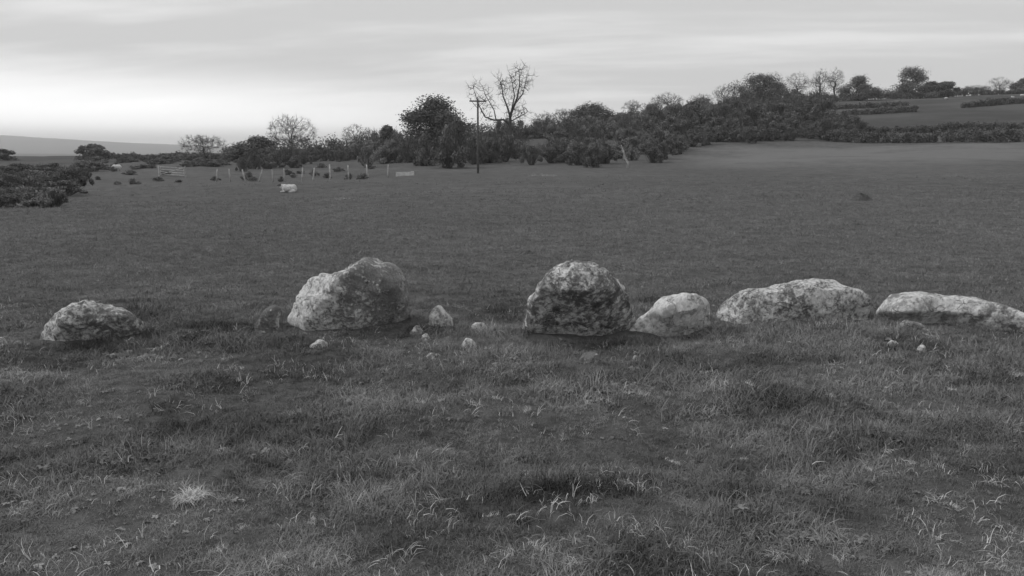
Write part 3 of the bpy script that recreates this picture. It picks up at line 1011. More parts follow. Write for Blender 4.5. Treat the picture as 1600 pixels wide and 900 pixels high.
def mst_tree(r, w_, h, z_lo, npt, rad, depth=None, top=1.0, bf=0.32, twigs=5, lean=0.0, rmin=.016, rtw=.012):
    """branches grown through a crown volume: each new point joins the nearest limb, girth follows what it carries"""
    depth = depth or w_ * .85
    P, par, plen = [], [], []
    zt = z_lo * h + (h - z_lo * h) * .42
    k = 7
    for i in range(k):
        t = i / (k - 1)
        P.append((lean * w_ * t + .012 * h * r.normal() * (i > 0), .012 * h * r.normal() * (i > 0), -.3 + (zt + .3) * t))
        par.append(i - 1); plen.append(t * zt)
    pts = []
    cz = z_lo * h
    while len(pts) < npt:
        q = r.normal(size=3); q /= np.linalg.norm(q)
        q *= r.random() ** (1 / 2.4)
        zf = (q[2] + 1) / 2
        if zf < .5:
            q[:2] *= 1 - .35 * (1 - 2 * zf)
        else:
            q[:2] *= 1 - (1 - top) * (2 * zf - 1)
        lump = fbm3(np.array([q[0] * 2.1 + 9]), np.array([q[1] * 2.1]), np.array([q[2] * 2.1]), 2, int(r.integers(1e6)) * 0 + 5 + npt)[0]
        if lump < -.12:
            continue
        pts.append((q[0] * w_ / 2 + lean * w_, q[1] * depth / 2, cz + zf * (h * .97 - cz)))
    pts = np.array(pts)
    root = np.array(P[-1])
    pts = pts[np.argsort(np.linalg.norm(pts - root, axis=1) + .12 * h * r.random(len(pts)))]
    NP = np.zeros((k + npt, 3)); NP[:k] = P
    NL = np.zeros(k + npt); NL[:k] = plen
    for j, q in enumerate(pts):
        n = k + j
        d = np.linalg.norm(NP[:n] - q, axis=1)
        c = d + bf * NL[:n]
        c[:2] += 99
        m = int(np.argmin(c))
        NP[n] = q; NL[n] = NL[m] + d[m]; par.append(m)
    cnt = np.zeros(len(NP)); kids = np.zeros(len(NP), int)
    for i in range(len(NP) - 1, 0, -1):
        cnt[i] = max(cnt[i], 1.0); cnt[par[i]] += cnt[i]; kids[par[i]] += 1
    rr_ = rad * np.sqrt(cnt / cnt[1]) * 1.0
    rr_ = np.maximum(rr_, rmin)
    rr_[0] = rad * 1.25
    a, b = MB(), MB()
    for i in range(1, len(NP)):
        p0, p1 = Vector(NP[par[i]]), Vector(NP[i])
        big = rr_[i] > rad * .22
        L = (p1 - p0).length
        mid = p0.lerp(p1, .5) + Vector(r.normal(size=3)) * L * .07
        r0 = min(rr_[par[i]], rr_[i] * 1.5)
        (a if big else b).tube([p0, mid, p1], [r0, (r0 + rr_[i]) / 2, rr_[i] * .95], 6 if big else 3, False)
    tl = .075 * (w_ + h) / 2
    for i in range(k, len(NP)):
        ax = Vector(NP[i] - NP[par[i]]).normalized()
        for q in range(twigs if kids[i] else twigs + 1):
            d = (ax + Vector(r.normal(size=3)) * .65 + Vector((0, 0, .25))).normalized()
            p0 = Vector(NP[i]); L = tl * r.uniform(.6, 1.5)
            p1 = p0 + d * L * .5 + Vector(r.normal(size=3)) * L * .08
            b.tube([p0, p1, p0 + d * L], [rtw, rtw * .8, rtw * .4], 3, False)
    return a, b


def bare_tree(u, Y, topv, wpx, label, seed, slim=1.0, dens=1.0, lift=0.0, zlo=.16, top=1.0):
    p = spot(u, Y)
    h = at(u, topv, Y).z - p.z
    w_ = wpx * pxm(Y)
    r = np.random.default_rng(seed)
    a, b = mst_tree(r, w_, h, zlo + .1 * lift, int(420 * dens), (0.024 * h + .03) * slim, top=top - .3 * lift, lean=.04 * r.normal())
    t = empty('bare_tree', p, label, 'tree', 'bare winter trees')
    link('trunk', a.mesh('trunk', M['bark'], True), t)
    link('crown', b.mesh('crown', M['twig']), t)
    return t


def dense_tree(u, Y, topv, wpx, label, seed, m='dark', n=26, per=230, shape=1.0, z0=.03, name='evergreen_tree'):
    p = spot(u, Y)
    h = at(u, topv, Y).z - p.z
    w_ = wpx * pxm(Y)
    r = np.random.default_rng(seed)
    a, b = MB(), MB()
    grow(r, a, b, Vector((0, 0, -.3)), Vector((0, 0, 1)), h * .7, .03 * h, 0, 2, .8, .8, [7, 5])
    fit([a, b], w_ * .8, h * .9)
    C, S = dome_clumps(r, int(n * 1.5), w_, h, h * z0, shape)
    v, f = leaf_cloud(r, C, S, int(per * 2.0), max(.13, .55 * pxm(Y) * 1.35))
    k = h / np.quantile(v[:, 2], .985)
    v[:, 2] *= k
    v[:, 0] *= w_ / (np.quantile(v[:, 0], .955) - np.quantile(v[:, 0], .045))
    v[:, 1] *= w_ / (np.quantile(v[:, 1], .955) - np.quantile(v[:, 1], .045))
    t = empty(name, p, label, 'tree', 'leafy trees on the skyline')
    link('trunk', a.mesh('trunk', M['bark'], True), t)
    link('crown', mesh_np('crown', v, f, M[m]), t)
    link('branch', b.mesh('branch', M['twig']), t)
    return t


# big bare tree by the pole: sweeping low limb and a taller leader
def big_tree():
    Y = 150
    foot = spot(799, Y)
    r = np.random.default_rng(5)
    a, b = MB(), MB()
    nodes, reach, weight = [], [], []

    def limb(px, r0, r1, depth, sub):
        pts = []
        for i, (u, v) in enumerate(px):
            q = at(u, v, Y) - foot
            q.y = depth * i / max(len(px) - 1, 1) + r.normal() * .15
            pts.append(q)
        m = len(pts)
        rads = [r0 + (r1 - r0) * (i / (m - 1)) for i in range(m)]
        a.tube(pts, rads, 7, cap=False)
        for i in range(14):
            t = i / 13 * (m - 1) * .999; k_ = int(t)
            nodes.append(pts[k_].lerp(pts[k_ + 1], t - k_))
            reach.append(.35 + .75 * min(1, i / 9) if i > 2 else 0)
            weight.append(sub if i > 3 else 0)
        return pts
    base_v = HORIZON - (foot.z - EYE) / Y * FPX
    limb([(799, base_v + 3), (798, 215), (797, 196), (797, 180), (802, 168), (808, 153), (812, 132), (811, 109)], .40, .05, .6, 22)
    limb([(798, 196), (787, 187), (772, 188), (758, 183), (750, 168), (744, 152), (740, 138)], .20, .035, -1.2, 13)
    limb([(797, 182), (793, 168), (786, 150), (784, 134), (780, 124)], .20, .03, 1.5, 12)
    limb([(775, 188), (772, 172), (764, 158), (758, 148), (755, 136)], .11, .025, -2.0, 9)
    limb([(805, 162), (816, 148), (821, 132), (823, 118)], .13, .025, -1.5, 10)
    limb([(798, 190), (808, 184), (818, 179), (825, 174)], .12, .025, 1.2, 9)
    limb([(798, 178), (804, 150), (801, 132), (799, 119)], .14, .025, 2.2, 10)
    NP = np.array([tuple(q) for q in nodes]); W_ = np.array(weight, float); W_ /= W_.sum()
    n0 = len(NP); N = 620
    pick = r.choice(n0, N, p=W_)
    off = r.normal(size=(N, 3)); off *= (np.array(reach)[pick] * r.uniform(.4, 1.35, N) / (np.linalg.norm(off, axis=1) + 1e-6))[:, None]
    off[:, 2] = np.abs(off[:, 2]) * np.where(r.random(N) < .7, 1, -.6)
    Q = NP[pick] + off * 1.25
    Q = Q[np.argsort(np.linalg.norm(off, axis=1))]
    allp = np.vstack([NP, Q]); par = -np.ones(len(allp), int)
    for j in range(n0, len(allp)):
        par[j] = int(np.argmin(np.linalg.norm(allp[:j] - allp[j], axis=1)))
    cnt = np.ones(len(allp))
    for j in range(len(allp) - 1, n0 - 1, -1):
        cnt[par[j]] += cnt[j]
    for j in range(n0, len(allp)):
        p0, p1 = Vector(allp[par[j]]), Vector(allp[j])
        L = (p1 - p0).length
        r1 = .017 * math.sqrt(cnt[j]) + .004
        b.tube([p0, p0.lerp(p1, .5) + Vector(r.normal(size=3)) * L * .08, p1], [r1 * 1.2, r1, r1 * .85], 4, False)
        ax = (p1 - p0).normalized()
        for _ in range(3):
            d = (ax + Vector(r.normal(size=3)) * .55 + Vector((0, 0, .35))).normalized()
            L = r.uniform(.35, .9)
            b.tube([p1, p1 + d * L * .5 + Vector(r.normal(size=3)) * .05, p1 + d * L], [.013, .010, .005], 3, False)
    t = empty('bare_tree', foot, 'tallest bare tree, gaunt and open, with a low limb sweeping towards the pole', 'tree', 'bare winter trees')
    link('trunk', a.mesh('trunk', M['bark'], True), t)
    link('crown', b.mesh('crown', M['twig']), t)


big_tree()

bare_tree(456, 165, 176, 78, 'rounded bare tree standing over the field hedge behind the sheep', 21, 1.1, 1.5, 0, .1)
bare_tree(322, 165, 208, 74, 'low spreading bare tree over the hedge, next to a rounded thicket', 22, .9, 1.1)
bare_tree(556, 170, 193, 50, 'small flat topped bare tree above the hedge near the shed', 23, .9, 1.0)
bare_tree(985, 225, 155, 32, 'slender pale bare tree alone in the skyline dip', 24, .7, .8, .4)
bare_tree(880, 205, 167, 40, 'twiggy bare tree touching a round leafy tree', 25, .9, 1.1)
bare_tree(1046, 255, 144, 52, 'arched bare tree where the scrub begins to climb the hill', 26, 1.0, 1.3)
bare_tree(1092, 270, 146, 46, 'low twiggy bare tree between the arched one and the slender one', 27, .8, 1.0)
bare_tree(1132, 275, 129, 36, 'slender bare tree close beside the dark domed tree on the hill', 28, .8, .9, .3)
bare_tree(1246, 300, 112, 44, 'feathery upright bare tree just uphill of the dark domed tree', 29, .8, 1.0, .5)
bare_tree(1278, 300, 104, 30, 'narrow tall bare tree, one of a close pair on the hill', 30, .9, .9, .7)
bare_tree(1303, 305, 103, 30, 'narrow tall bare tree, one of a close pair on the hill', 31, .9, .9, .7)
bare_tree(1525, 330, 133, 46, 'bushy low bare tree on the hilltop hedge', 32, .9, 1.3)
bare_tree(1561, 330, 120, 40, 'taller rounded bare tree on the hilltop hedge', 33, .9, 1.0)
bare_tree(1216, 300, 128, 26, 'thin bare sapling against the dark domed tree', 34, .7, .8, .4)
bare_tree(850, 190, 172, 40, 'scrubby little bare tree in the hedge beyond the tallest tree', 35, .8, .9)
dense_tree(686, 140, 158, 74, 'broad ivy clad tree with ragged top beside the pole', 41, 'dark', 34, 220)
dense_tree(921, 200, 165, 60, 'round leafy tree in the scrub, two lobed on top', 42, 'hedge', 28, 220)
dense_tree(1187, 270, 120, 72, 'largest dark domed evergreen tree on the hill', 43, 'dark', 34, 260, 1.3)
dense_tree(1343, 310, 121, 48, 'neat dark domed evergreen tree on the open skyline', 44, 'hedge', 26, 230, 1.2)
dense_tree(1421, 325, 108, 46, 'tall dark tree with a flat ragged top on the skyline', 45, 'hedge', 26, 200, 1.6)
dense_tree(1452, 325, 129, 26, 'small round dark tree beside the flat topped tree', 46, 'dark', 18, 200, 1.2)
dense_tree(1477, 325, 129, 28, 'small round dark tree with leaning outline at the hedge end', 47, 'dark', 18, 200, 1.2)
dense_tree(1600, 330, 124, 30, 'leafy tree at the top end of the hill hedge', 48, 'hedge', 20, 200)
dense_tree(607, 165, 198, 16, 'small pointed conifer standing in the field hedge', 49, 'dark', 16, 140, .5)
dense_tree(404, 160, 216, 54, 'rounded thicket tree in the field hedge below the rounded bare tree', 50, 'hedge', 24, 200, 1.2)
dense_tree(148, 190, 227, 34, 'round tree alone on the far field edge', 51, 'hedge', 20, 180, 1.2)
dense_tree(4, 190, 234, 26, 'small dark tree ending the far field edge', 52, 'hedge', 16, 160)


# scrub: individual bushes copied from a few sources
def bush_mesh(name, seed, m, n=18, per=230, twigs=True):
    r = np.random.default_rng(seed)
    C, S = dome_clumps(r, n, 2.0, 1.0, .06)
    S = [s * .8 for s in S]
    v, f = leaf_cloud(r, C, S, per, .048)
    v[:, 2] = np.maximum(v[:, 2], -.05)
    mb = MB()
    if twigs:
        for i in range(60):
            a = r.uniform(0, 2 * math.pi); t = r.random() ** .5 * .75
            p0 = Vector((math.cos(a) * .1, math.sin(a) * .1, -.03))
            p2 = Vector((math.cos(a) * t, math.sin(a) * t, (1 - t * t * .7) * r.uniform(.75, 1.28)))
            p1 = p0.lerp(p2, .5) + Vector(r.normal(size=3)) * .07
            mb.tube([p0, p1, p2], [.02, .012, .005], 3, False)
    tv = np.array([tuple(q) for q in mb.v])
    faces = [tuple(int(q) for q in ff) for ff in f] + [tuple(len(v) + q for q in ff) for ff in mb.f]
    return mesh_np(name, np.vstack([v, tv]), faces, [M[m], M['twig']], mi=[0] * len(f) + [1] * len(mb.f))


BUSH = {k: [bush_mesh('bush', 600 + 10 * j + i, k) for i in range(5)] for j, k in enumerate(('dark', 'mid', 'hedge'))}
_bi = 0


def bush(u, Y, wpx, hpx, kind, label, group, dy=0.8):
    global _bi
    p = spot(u, Y)
    o = link('bush', BUSH[kind][_bi % 5], None, p - Vector((0, 0, .05)))
    o.scale = (wpx * pxm(Y) / 2, wpx * pxm(Y) / 2 * dy, hpx * pxm(Y))
    o.rotation_euler = (0, 0, (_bi * 1.7) % 6.28)
    _bi += 1
    tag(o, label, 'bush', group)
    return o


for u, Y, w_, h, k in ((660, 118, 60, 46, 'dark'), (700, 112, 80, 56, 'dark'), (742, 120, 60, 44, 'dark'), (765, 124, 60, 42, 'dark'),
                       (640, 128, 46, 40, 'dark'), (715, 128, 80, 70, 'dark'), (790, 128, 50, 40, 'dark')):
    bush(u, Y, w_, h, k, 'dense dark bush in the thicket round the foot of the pole', 'dark bushes by the pole')
for u, Y, w_, h, k in ((905, 112, 60, 34, 'dark'), (930, 106, 56, 34, 'dark'), (885, 122, 60, 34, 'dark'), (945, 116, 40, 34, 'dark'), (865, 130, 50, 30, 'dark')):
    bush(u, Y, w_, h, k, 'low dark bush at the field edge below the round leafy tree', 'dark bushes at the field edge')
rs = np.random.default_rng(11)
for i in range(60):
    u = 560 + 470 * (i + rs.random()) / 60
    Y = rs.uniform(112, 205)
    bush(u, Y, rs.uniform(40, 70), rs.uniform(20, 34), 'mid' if rs.random() < .65 else 'hedge',
         'mid grey bramble bush on the scrubby slope between thicket and hill', 'brambles on the scrub slope')
for i in range(26):
    u = 860 + 160 * rs.random()
    Y = rs.uniform(120, 200)
    bush(u, Y, rs.uniform(36, 60), rs.uniform(18, 30), 'mid' if rs.random() < .6 else 'hedge',
         'mid grey bramble bush on the scrubby slope between thicket and hill', 'brambles on the scrub slope')
for i in range(30):
    t = (i + rs.random()) / 30
    u = 1005 + 330 * t
    Y = 150 + 70 * rs.random() + 6 * t
    bush(u, Y, rs.uniform(46, 84), rs.uniform(22, 36), 'dark', 'dark evergreen bush in the belt below the domed tree', 'dark scrub belt on the hill')
EDGE_U, EDGE_Y = [1008, 1060, 1100, 1200, 1340], [110, 133, 151, 158, 166]
for i in range(30):
    u = 1010 + 325 * (i + rs.random()) / 30
    Y = float(np.interp(u, EDGE_U, EDGE_Y)) + rs.uniform(0, 14)
    bush(u, Y, rs.uniform(40, 64), rs.uniform(16, 27), 'dark', 'dark evergreen bush in the belt below the domed tree', 'dark scrub belt on the hill')
for i in range(14):
    u = 1130 + 130 * rs.random()
    Y = 225 + 30 * rs.random()
    bush(u, Y, rs.uniform(40, 60), rs.uniform(22, 34), 'dark', 'dark evergreen bush in the belt below the domed tree', 'dark scrub belt on the hill')
for i in range(22):
    u = 1010 + 160 * rs.random()
    Y = 205 + 60 * rs.random()
    bush(u, Y, rs.uniform(30, 52), rs.uniform(14, 24), 'mid', 'grey bramble bush on the hillside above the dark scrub belt', 'hillside brambles')
for i in range(16):
    u = -60 + 165 * (i + rs.random()) / 16
    Y = rs.uniform(36, 62)
    bush(u, Y, rs.uniform(60, 100), rs.uniform(22, 34), 'hedge' if rs.random() < .7 else 'mid', 'low bush in the dense thicket at the field\'s open side', 'thicket at the open side of the field')
for i in range(16):
    u = -60 + 190 * (i + rs.random()) / 16
    Y = rs.uniform(52, 80)
    bush(u, Y, rs.uniform(50, 90), rs.uniform(22, 32), 'hedge' if rs.random() < .7 else 'dark', 'low bush in the dense thicket at the field\'s open side', 'thicket at the open side of the field')
for i in range(22):
    u = 400 + 170 * (i + rs.random()) / 22
    Y = rs.uniform(140, 158)
    bush(u, Y, rs.uniform(26, 44), rs.uniform(13, 21), 'dark' if rs.random() < .6 else 'hedge', 'dark bush under the rounded bare tree beyond the fence', 'bushes below the rounded bare tree')
for i in range(16):
    u = -70 + 215 * (i + rs.random()) / 16
    Y = rs.uniform(80, 125)
    bush(u, Y, rs.uniform(40, 70), rs.uniform(12, 20), 'hedge' if rs.random() < .6 else 'mid', 'scrub bush behind the dense thicket, before the far field edge', 'scrub behind the thicket')
for i in range(30):
    u = 130 + 260 * (i + rs.random()) / 30
    Y = rs.uniform(125, 182)
    bush(u, Y, rs.uniform(24, 44), rs.uniform(6, 11), 'hedge' if rs.random() < .6 else 'mid', 'low scrub bush in the broken belt below the thin far hedge', 'scrub below the far hedge')
for i in range(14):
    u = 375 + 100 * (i + rs.random()) / 14
    Y = rs.uniform(112, 145)
    bush(u, Y, rs.uniform(28, 46), rs.uniform(16, 26), 'dark' if rs.random() < .6 else 'hedge', 'dark bush under the rounded bare tree beyond the fence', 'bushes below the rounded bare tree')
for i in range(46):
    u = 110 + 480 * (i + rs.random()) / 46
    Y = rs.uniform(80, 160)
    bush(u, Y, rs.uniform(14, 30), rs.uniform(5, 11), 'mid' if rs.random() < .5 else 'hedge', 'low bramble clump in the rough field beyond the sheep', 'brambles in the rough field')


# hedgerows
def hedgerow(path, h, wd, label, seed, m='hedge', per_m=46, size=.2):
    """path: (u, Y) stations on the ground"""
    r = np.random.default_rng(seed)
    P = [spot(u, Y) for u, Y in path]
    L = sum((P[i + 1] - P[i]).length for i in range(len(P) - 1))
    n = max(6, int(L / (h * .26)))
    cum = np.concatenate([[0], np.cumsum([(P[i + 1] - P[i]).length for i in range(len(P) - 1)])])
    C, S = [], []
    for i in range(n):
        q = L * (i + r.random() * .8) / n
        k = min(int(np.searchsorted(cum, q, 'right') - 1), len(P) - 2)
        pt = P[k].lerp(P[k + 1], (q - cum[k]) / (cum[k + 1] - cum[k]))
        z = float(ground(pt.x, pt.y))
        hh = h * (1 + .22 * math.sin(q * .21 + seed) + .16 * r.normal())
        for zf in (.25, .62):
            C.append((pt.x + r.normal() * wd * .2, pt.y + r.normal() * wd * .25, z + hh * zf)); S.append(hh * r.uniform(.26, .42))
    base = P[0]
    v, f = leaf_cloud(r, C, S, per_m + 40, size)
    v -= np.array(base)
    o = link('hedgerow', mesh_np('hedgerow', v, f, M[m]), None, base)
    tag(o, label, 'hedge', 'field hedges')


hedgerow([(130, 195), (250, 190), (300, 180), (380, 172)], 1.4, 1.2, 'thin low hedge along the far field edge below the hazy hills', 71)
hedgerow([(350, 165), (440, 160), (500, 162), (590, 168), (650, 165)], 3.0, 2, 'tall ragged hedge running past the rounded bare tree', 72, 'hedge', 70)
hedgerow([(600, 175), (700, 178), (800, 182), (900, 195), (960, 205)], 3.6, 2.4, 'thick hedge along the crest behind the tallest bare tree', 73, 'hedge', 80)
hedgerow([(940, 215), (1000, 235), (1060, 255), (1150, 275)], 2.6, 2.0, 'crest hedge climbing to the dark domed tree', 74, 'hedge', 60, .24)
hedgerow([(1140, 290), (1250, 305), (1330, 318), (1400, 325)], 3.0, 2, 'skyline hedge under the close pair of narrow bare trees', 75, 'hedge', 60, .26)
hedgerow([(1390, 328), (1480, 334), (1560, 338), (1680, 340)], 2.8, 2, 'hilltop hedge under the flat topped tree', 76, 'hedge', 60, .26)
hedgerow([(1290, 160), (1400, 154), (1500, 150), (1720, 144)], 2.2, 2.2, 'long dark hedge above the bleached pasture strip', 77, 'dark', 130, .16)
hedgerow([(1300, 178), (1420, 176), (1520, 175), (1720, 172)], 1.5, 1.4, 'thin dark hedge crossing the hillside above the long dark hedge', 78, 'dark', 90, .16)
hedgerow([(1270, 245), (1360, 250), (1420, 255)], 1.4, 1.0, 'short broken hedge high on the hillside', 79, 'hedge', 40, .22)


hedgerow([(1325, 224), (1380, 226), (1432, 226)], 1.5, 1.2, 'gappy hedge halfway up the hillside, nearer the dark scrub belt', 80, 'hedge', 70, .2)
hedgerow([(1505, 232), (1560, 236), (1640, 238)], 1.6, 1.2, 'gappy hedge halfway up the hillside, running off towards the hilltop trees', 81, 'dark', 70, .2)


# bare shrubs that break up the leafy scrub
def shrub_mesh(seed):
    r = np.random.default_rng(seed)
    a, b = mst_tree(r, 2.0, 1.0, .08, 170, .03, twigs=3, rmin=.006, rtw=.0045)
    n = len(a.v)
    a.v += b.v; a.f += [tuple(n + q for q in f) for f in b.f]
    return a.mesh('bare_shrub', M['twig'])


SHRUB = [shrub_mesh(700 + k) for k in range(3)]
for i in range(40):
    if i < 24:
        u, Y = 570 + 440 * rs.random(), rs.uniform(130, 215)
        lb, gp = 'leafless twiggy shrub among the brambles of the scrub slope', 'bare shrubs on the scrub slope'
    else:
        u, Y = 1010 + 300 * rs.random(), rs.uniform(190, 275)
        lb, gp = 'leafless twiggy shrub rising from the dark scrub belt', 'bare shrubs in the scrub belt'
    p = spot(u, Y)
    o = link('bare_shrub', SHRUB[i % 3], None, p)
    wm, hm = rs.uniform(28, 50) * pxm(Y), rs.uniform(20, 33) * pxm(Y)
    o.scale = (wm / 2, wm / 2, hm); o.rotation_euler = (0, 0, i * 1.3)
    tag(o, lb, 'shrub', gp)


# ---------------------------------------------------------------- utility pole
def utility_pole():
    p = spot(747, 92)
    H = at(747, 154, 92).z - p.z
    t = empty('utility_pole', p, 'dark wooden utility pole with a single crossarm beside the tallest bare tree', 'utility pole')
    m = MB(); m.tube([Vector((0, 0, -.4)), Vector((0, 0, H * .5)), Vector((.02, 0, H))], [.125, .115, .095], 10)
    link('pole', m.mesh('pole', M['pole'], True), t)
    rz = Matrix.Rotation(R(14), 3, 'Z')
    m = MB(); m.box((0, -.16, H - .28), (1.75, .12, .14), rz); link('crossarm', m.mesh('crossarm', M['pole']), t)
    for s in (-1, 1):
        m = MB(); m.tube([Vector((s * .03, -.15, H - 1.0)), rz @ Vector((s * .62, -.13, 0)) + Vector((0, 0, H - .36))], [.025, .025], 5)
        link('brace', m.mesh('brace', M['pole']), t)
    for s in (-.78, 0.0, .78):
        c = rz @ Vector((s, -.16, 0)) + Vector((0, 0, H - .2 if s else H - .02))
        if not s:
            c = Vector((.02, 0, H - .02))
        m = MB(); m.tube([c, c + Vector((0, 0, .08)), c + Vector((0, 0, .12)), c + Vector((0, 0, .2)), c + Vector((0, 0, .24))], [.03, .03, .075, .065, .03], 8)
        link('insulator', m.mesh('insulator', M['ceram'], True), t)


utility_pole()


# ---------------------------------------------------------------- fence, gate, trough, shed
def wire_fence():
    us = [(338, 84), (360, 83), (383, 82), (405, 81), (427, 80), (445, 79.5), (472, 79), (489, 78.5), (516, 78), (545, 80), (575, 83), (606, 86)]
    root = empty('wire_fence', spot(338, 84), 'wire fence of leaning weathered posts behind the sheep', 'fence')
    tops = []
    r = np.random.default_rng(3)
    for u, Y in us:
        p = spot(u, Y) - root.location
        tilt = Vector((r.normal() * .09, r.normal() * .06, 1)).normalized()
        h = 1.25 + .1 * r.normal()
        m = MB(); m.tube([p - tilt * .3, p + tilt * h * .5, p + tilt * h], [.075, .07, .06], 7)
        link('post', m.mesh('post', M['post'], True), root)
        tops.append((p, tilt, h))
    for z in (.35, .7, 1.05):
        m = MB(); m.tube([p + t * z + Vector((0, -.07, 0)) for p, t, h in tops], [.006] * len(tops), 4)
        link('wire', m.mesh('wire', M['wire']), root)


def rail_gate():
    a, b = spot(249, 100), spot(290, 98)
    root = empty('field_gate', a, 'pale barred field gate standing in the rough field', 'gate')
    d = (b - a)
    for q in (Vector((0, 0, 0)), d):
        m = MB(); m.tube([q + Vector((0, 0, -.3)), q + Vector((0, 0, 1.3))], [.09, .085], 8); link('gate_post', m.mesh('gate_post', M['post']), root)
    for z in (.25, .5, .78, 1.08):
        m = MB(); m.tube([d * .04 + Vector((0, -.02, z)), d * .96 + Vector((0, -.02, z - .03))], [.045, .045], 6); link('rail', m.mesh('rail', M['post']), root)
    m = MB(); m.tube([d * .06 + Vector((0, -.07, .2)), d * .94 + Vector((0, -.07, 1.08))], [.035, .035], 6); link('brace', m.mesh('brace', M['post']), root)
    for t in (.05, .95):
        m = MB(); m.box(d * t + Vector((0, .04, .66)), (.07, .05, 1.0)); link('stile', m.mesh('stile', M['post']), root)


def trough():
    p = spot(633, 90)
    root = empty('water_trough', p, 'pale oblong trough at the field edge before the dark thicket', 'trough')
    root.rotation_euler = (0, 0, R(6))
    L, W, H, t = 1.9, .6, .55, .08
    m = MB()
    m.box((0, 0, H * .22 - .1), (L, W, H * .44))
    for s in (-1, 1):
        m.box((0, s * (W - t) / 2, H * .66 - .1), (L, t, H * .44))
        m.box((s * (L - t) / 2, 0, H * .66 - .1), (t, W - 2 * t, H * .44))
    link('basin', m.mesh('basin', M['trough']), root)
    m = MB(); m.box((0, 0, H * .66 - .1), (L - 2 * t, W - 2 * t, .02)); link('water', m.mesh('water', M['water']), root)
    m = MB(); m.box((L / 2 - .2, 0, H * .9 - .08), (.3, W - .02, .04)); link('cover_plate', m.mesh('cover_plate', M['trough']), root)


def shed():
    p = spot(525, 215)
    root = empty('field_shed', p - Vector((0, 0, .1)), 'small pale roofed shed half hidden behind the field hedge', 'shed')
    top = at(525, 231, 215).z - p.z
    W, D, h = 3.6, 3.0, max(top - .7, 1.6)
    m = MB(); m.box((0, 0, h / 2), (W, D, h)); link('wall', m.mesh('wall', M['wallp']), root)
    m = MB()
    for s in (-1, 1):
        m.box((0, s * D * .26, h + .36), (W + .5, D * .62, .07), Matrix.Rotation(-s * R(24), 3, 'X'))
    link('roof', m.mesh('roof', M['roofp']), root)
    m = MB(); m.box((-.6, -D / 2 - .03, 1.0), (1.0, .06, 2.0)); link('door', m.mesh('door', M['door']), root)


wire_fence(); rail_gate(); trough(); shed()


# ---------------------------------------------------------------- sheep
def sheep_mesh(lying, seed):
    """one continuous body grown from blended ellipsoids, head towards -X"""
    mb = bpy.data.metaballs.new('sheep_form%d' % seed)
    mb.resolution = mb.render_resolution = .028
    mb.threshold = .12

    def e(co, size, rot=0.0, roty=0.0):
        q = mb.elements.new(type='ELLIPSOID')
        q.co = co; q.radius = 1.0
        q.size_x, q.size_y, q.size_z = [v * 1.22 for v in size]
        q.rotation = Matrix.Rotation(roty, 3, 'Y').to_quaternion()
        q.stiffness = 8
    b = .31 if lying else .58
    e((.02, 0, b), (.46, .27, .27)); e((.30, 0, b + .02), (.24, .25, .27)); e((-.30, 0, b + .03), (.22, .23, .27))
    if lying:
        e((-.52, 0, .46), (.15, .12, .17), 0, .6); e((-.66, 0, .60), (.125, .085, .09), 0, .0); e((-.79, 0, .565), (.085, .055, .06))
        for k in (-1, 1):
            e((-.645, k * .125, .63), (.03, .07, .03))
            e((-.46, k * .15, .07), (.18, .06, .06)); e((.30, k * .27, .12), (.19, .085, .11)); e((.12, k * .30, .05), (.15, .045, .045))
    else:
        e((-.50, 0, .60), (.17, .12, .14), 0, -.5); e((-.68, 0, .40), (.13, .085, .085), 0, -.9); e((-.76, 0, .25), (.06, .06, .09), 0, .2)
        for k in (-1, 1):
            e((-.63, k * .125, .47), (.03, .07, .03))
            for x in (-.31, .33):
                e((x, k * .13, .40), (.08, .07, .16)); e((x + .02, k * .13, .17), (.04, .04, .19)); e((x, k * .13, .02), (.06, .045, .04))
    e((.53, 0, b - .02), (.06, .06, .13))
    o = bpy.data.objects.new('sheep_form%d' % seed, mb); COL.objects.link(o)
    bpy.context.view_layer.update()
    dg = bpy.context.evaluated_depsgraph_get()
    res = bpy.data.meshes.new_from_object(o.evaluated_get(dg))
    bpy.data.objects.remove(o)
    n = len(res.vertices)
    co = np.empty(n * 3, np.float32); res.vertices.foreach_get('co', co); co = co.reshape(-1, 3)
    body = (co[:, 0] > -.52) & (co[:, 2] > (.14 if lying else .36))
    nb = 0.020 * fbm3(co[:, 0] * 11, co[:, 1] * 11 + seed, co[:, 2] * 11, 3, seed)
    d = co - np.array([0, 0, b]); d /= np.linalg.norm(d, axis=1)[:, None] + 1e-6
    co += (d * (nb * body)[:, None]).astype(np.float32)
    co[:, 2] -= co[:, 2].min() + .01
    res.vertices.foreach_set('co', co.ravel())
    res.materials.clear(); res.materials.append(M['wool']); res.materials.append(M['face'])
    for p in res.polygons:
        x, y, z = p.center
        head = (x < -.575 and z > .45) if lying else (x < -.56 and z < .56)
        p.material_index = 1 if head or z < (.0 if lying else .26) else 0
        p.use_smooth = True
    res.update()
    return res


sl, st_ = sheep_mesh(True, 1), sheep_mesh(False, 2)
for u, Y, me, rz, lb, g in (
        (452, 58, sl, 8, 'white sheep lying down with its head towards the open side of the field', None),
        (183, 118, st_, 30, 'white sheep grazing alone in the rough field below the hazy hills', None),
        (1478, 275, st_, 200, 'white sheep far up on the open hillside', 'sheep on the hillside'),
        (1582, 262, st_, 20, 'white sheep far up on the open hillside', 'sheep on the hillside'),
        (1597, 270, st_, 150, 'white sheep far up on the open hillside', 'sheep on the hillside')):
    o = link('sheep', me, None, spot(u, Y))
    o.rotation_euler = (0, 0, R(rz))
    o.scale = (.9,) * 3 if me is sl else (1.0,) * 3
    tag(o, lb, 'sheep', g)


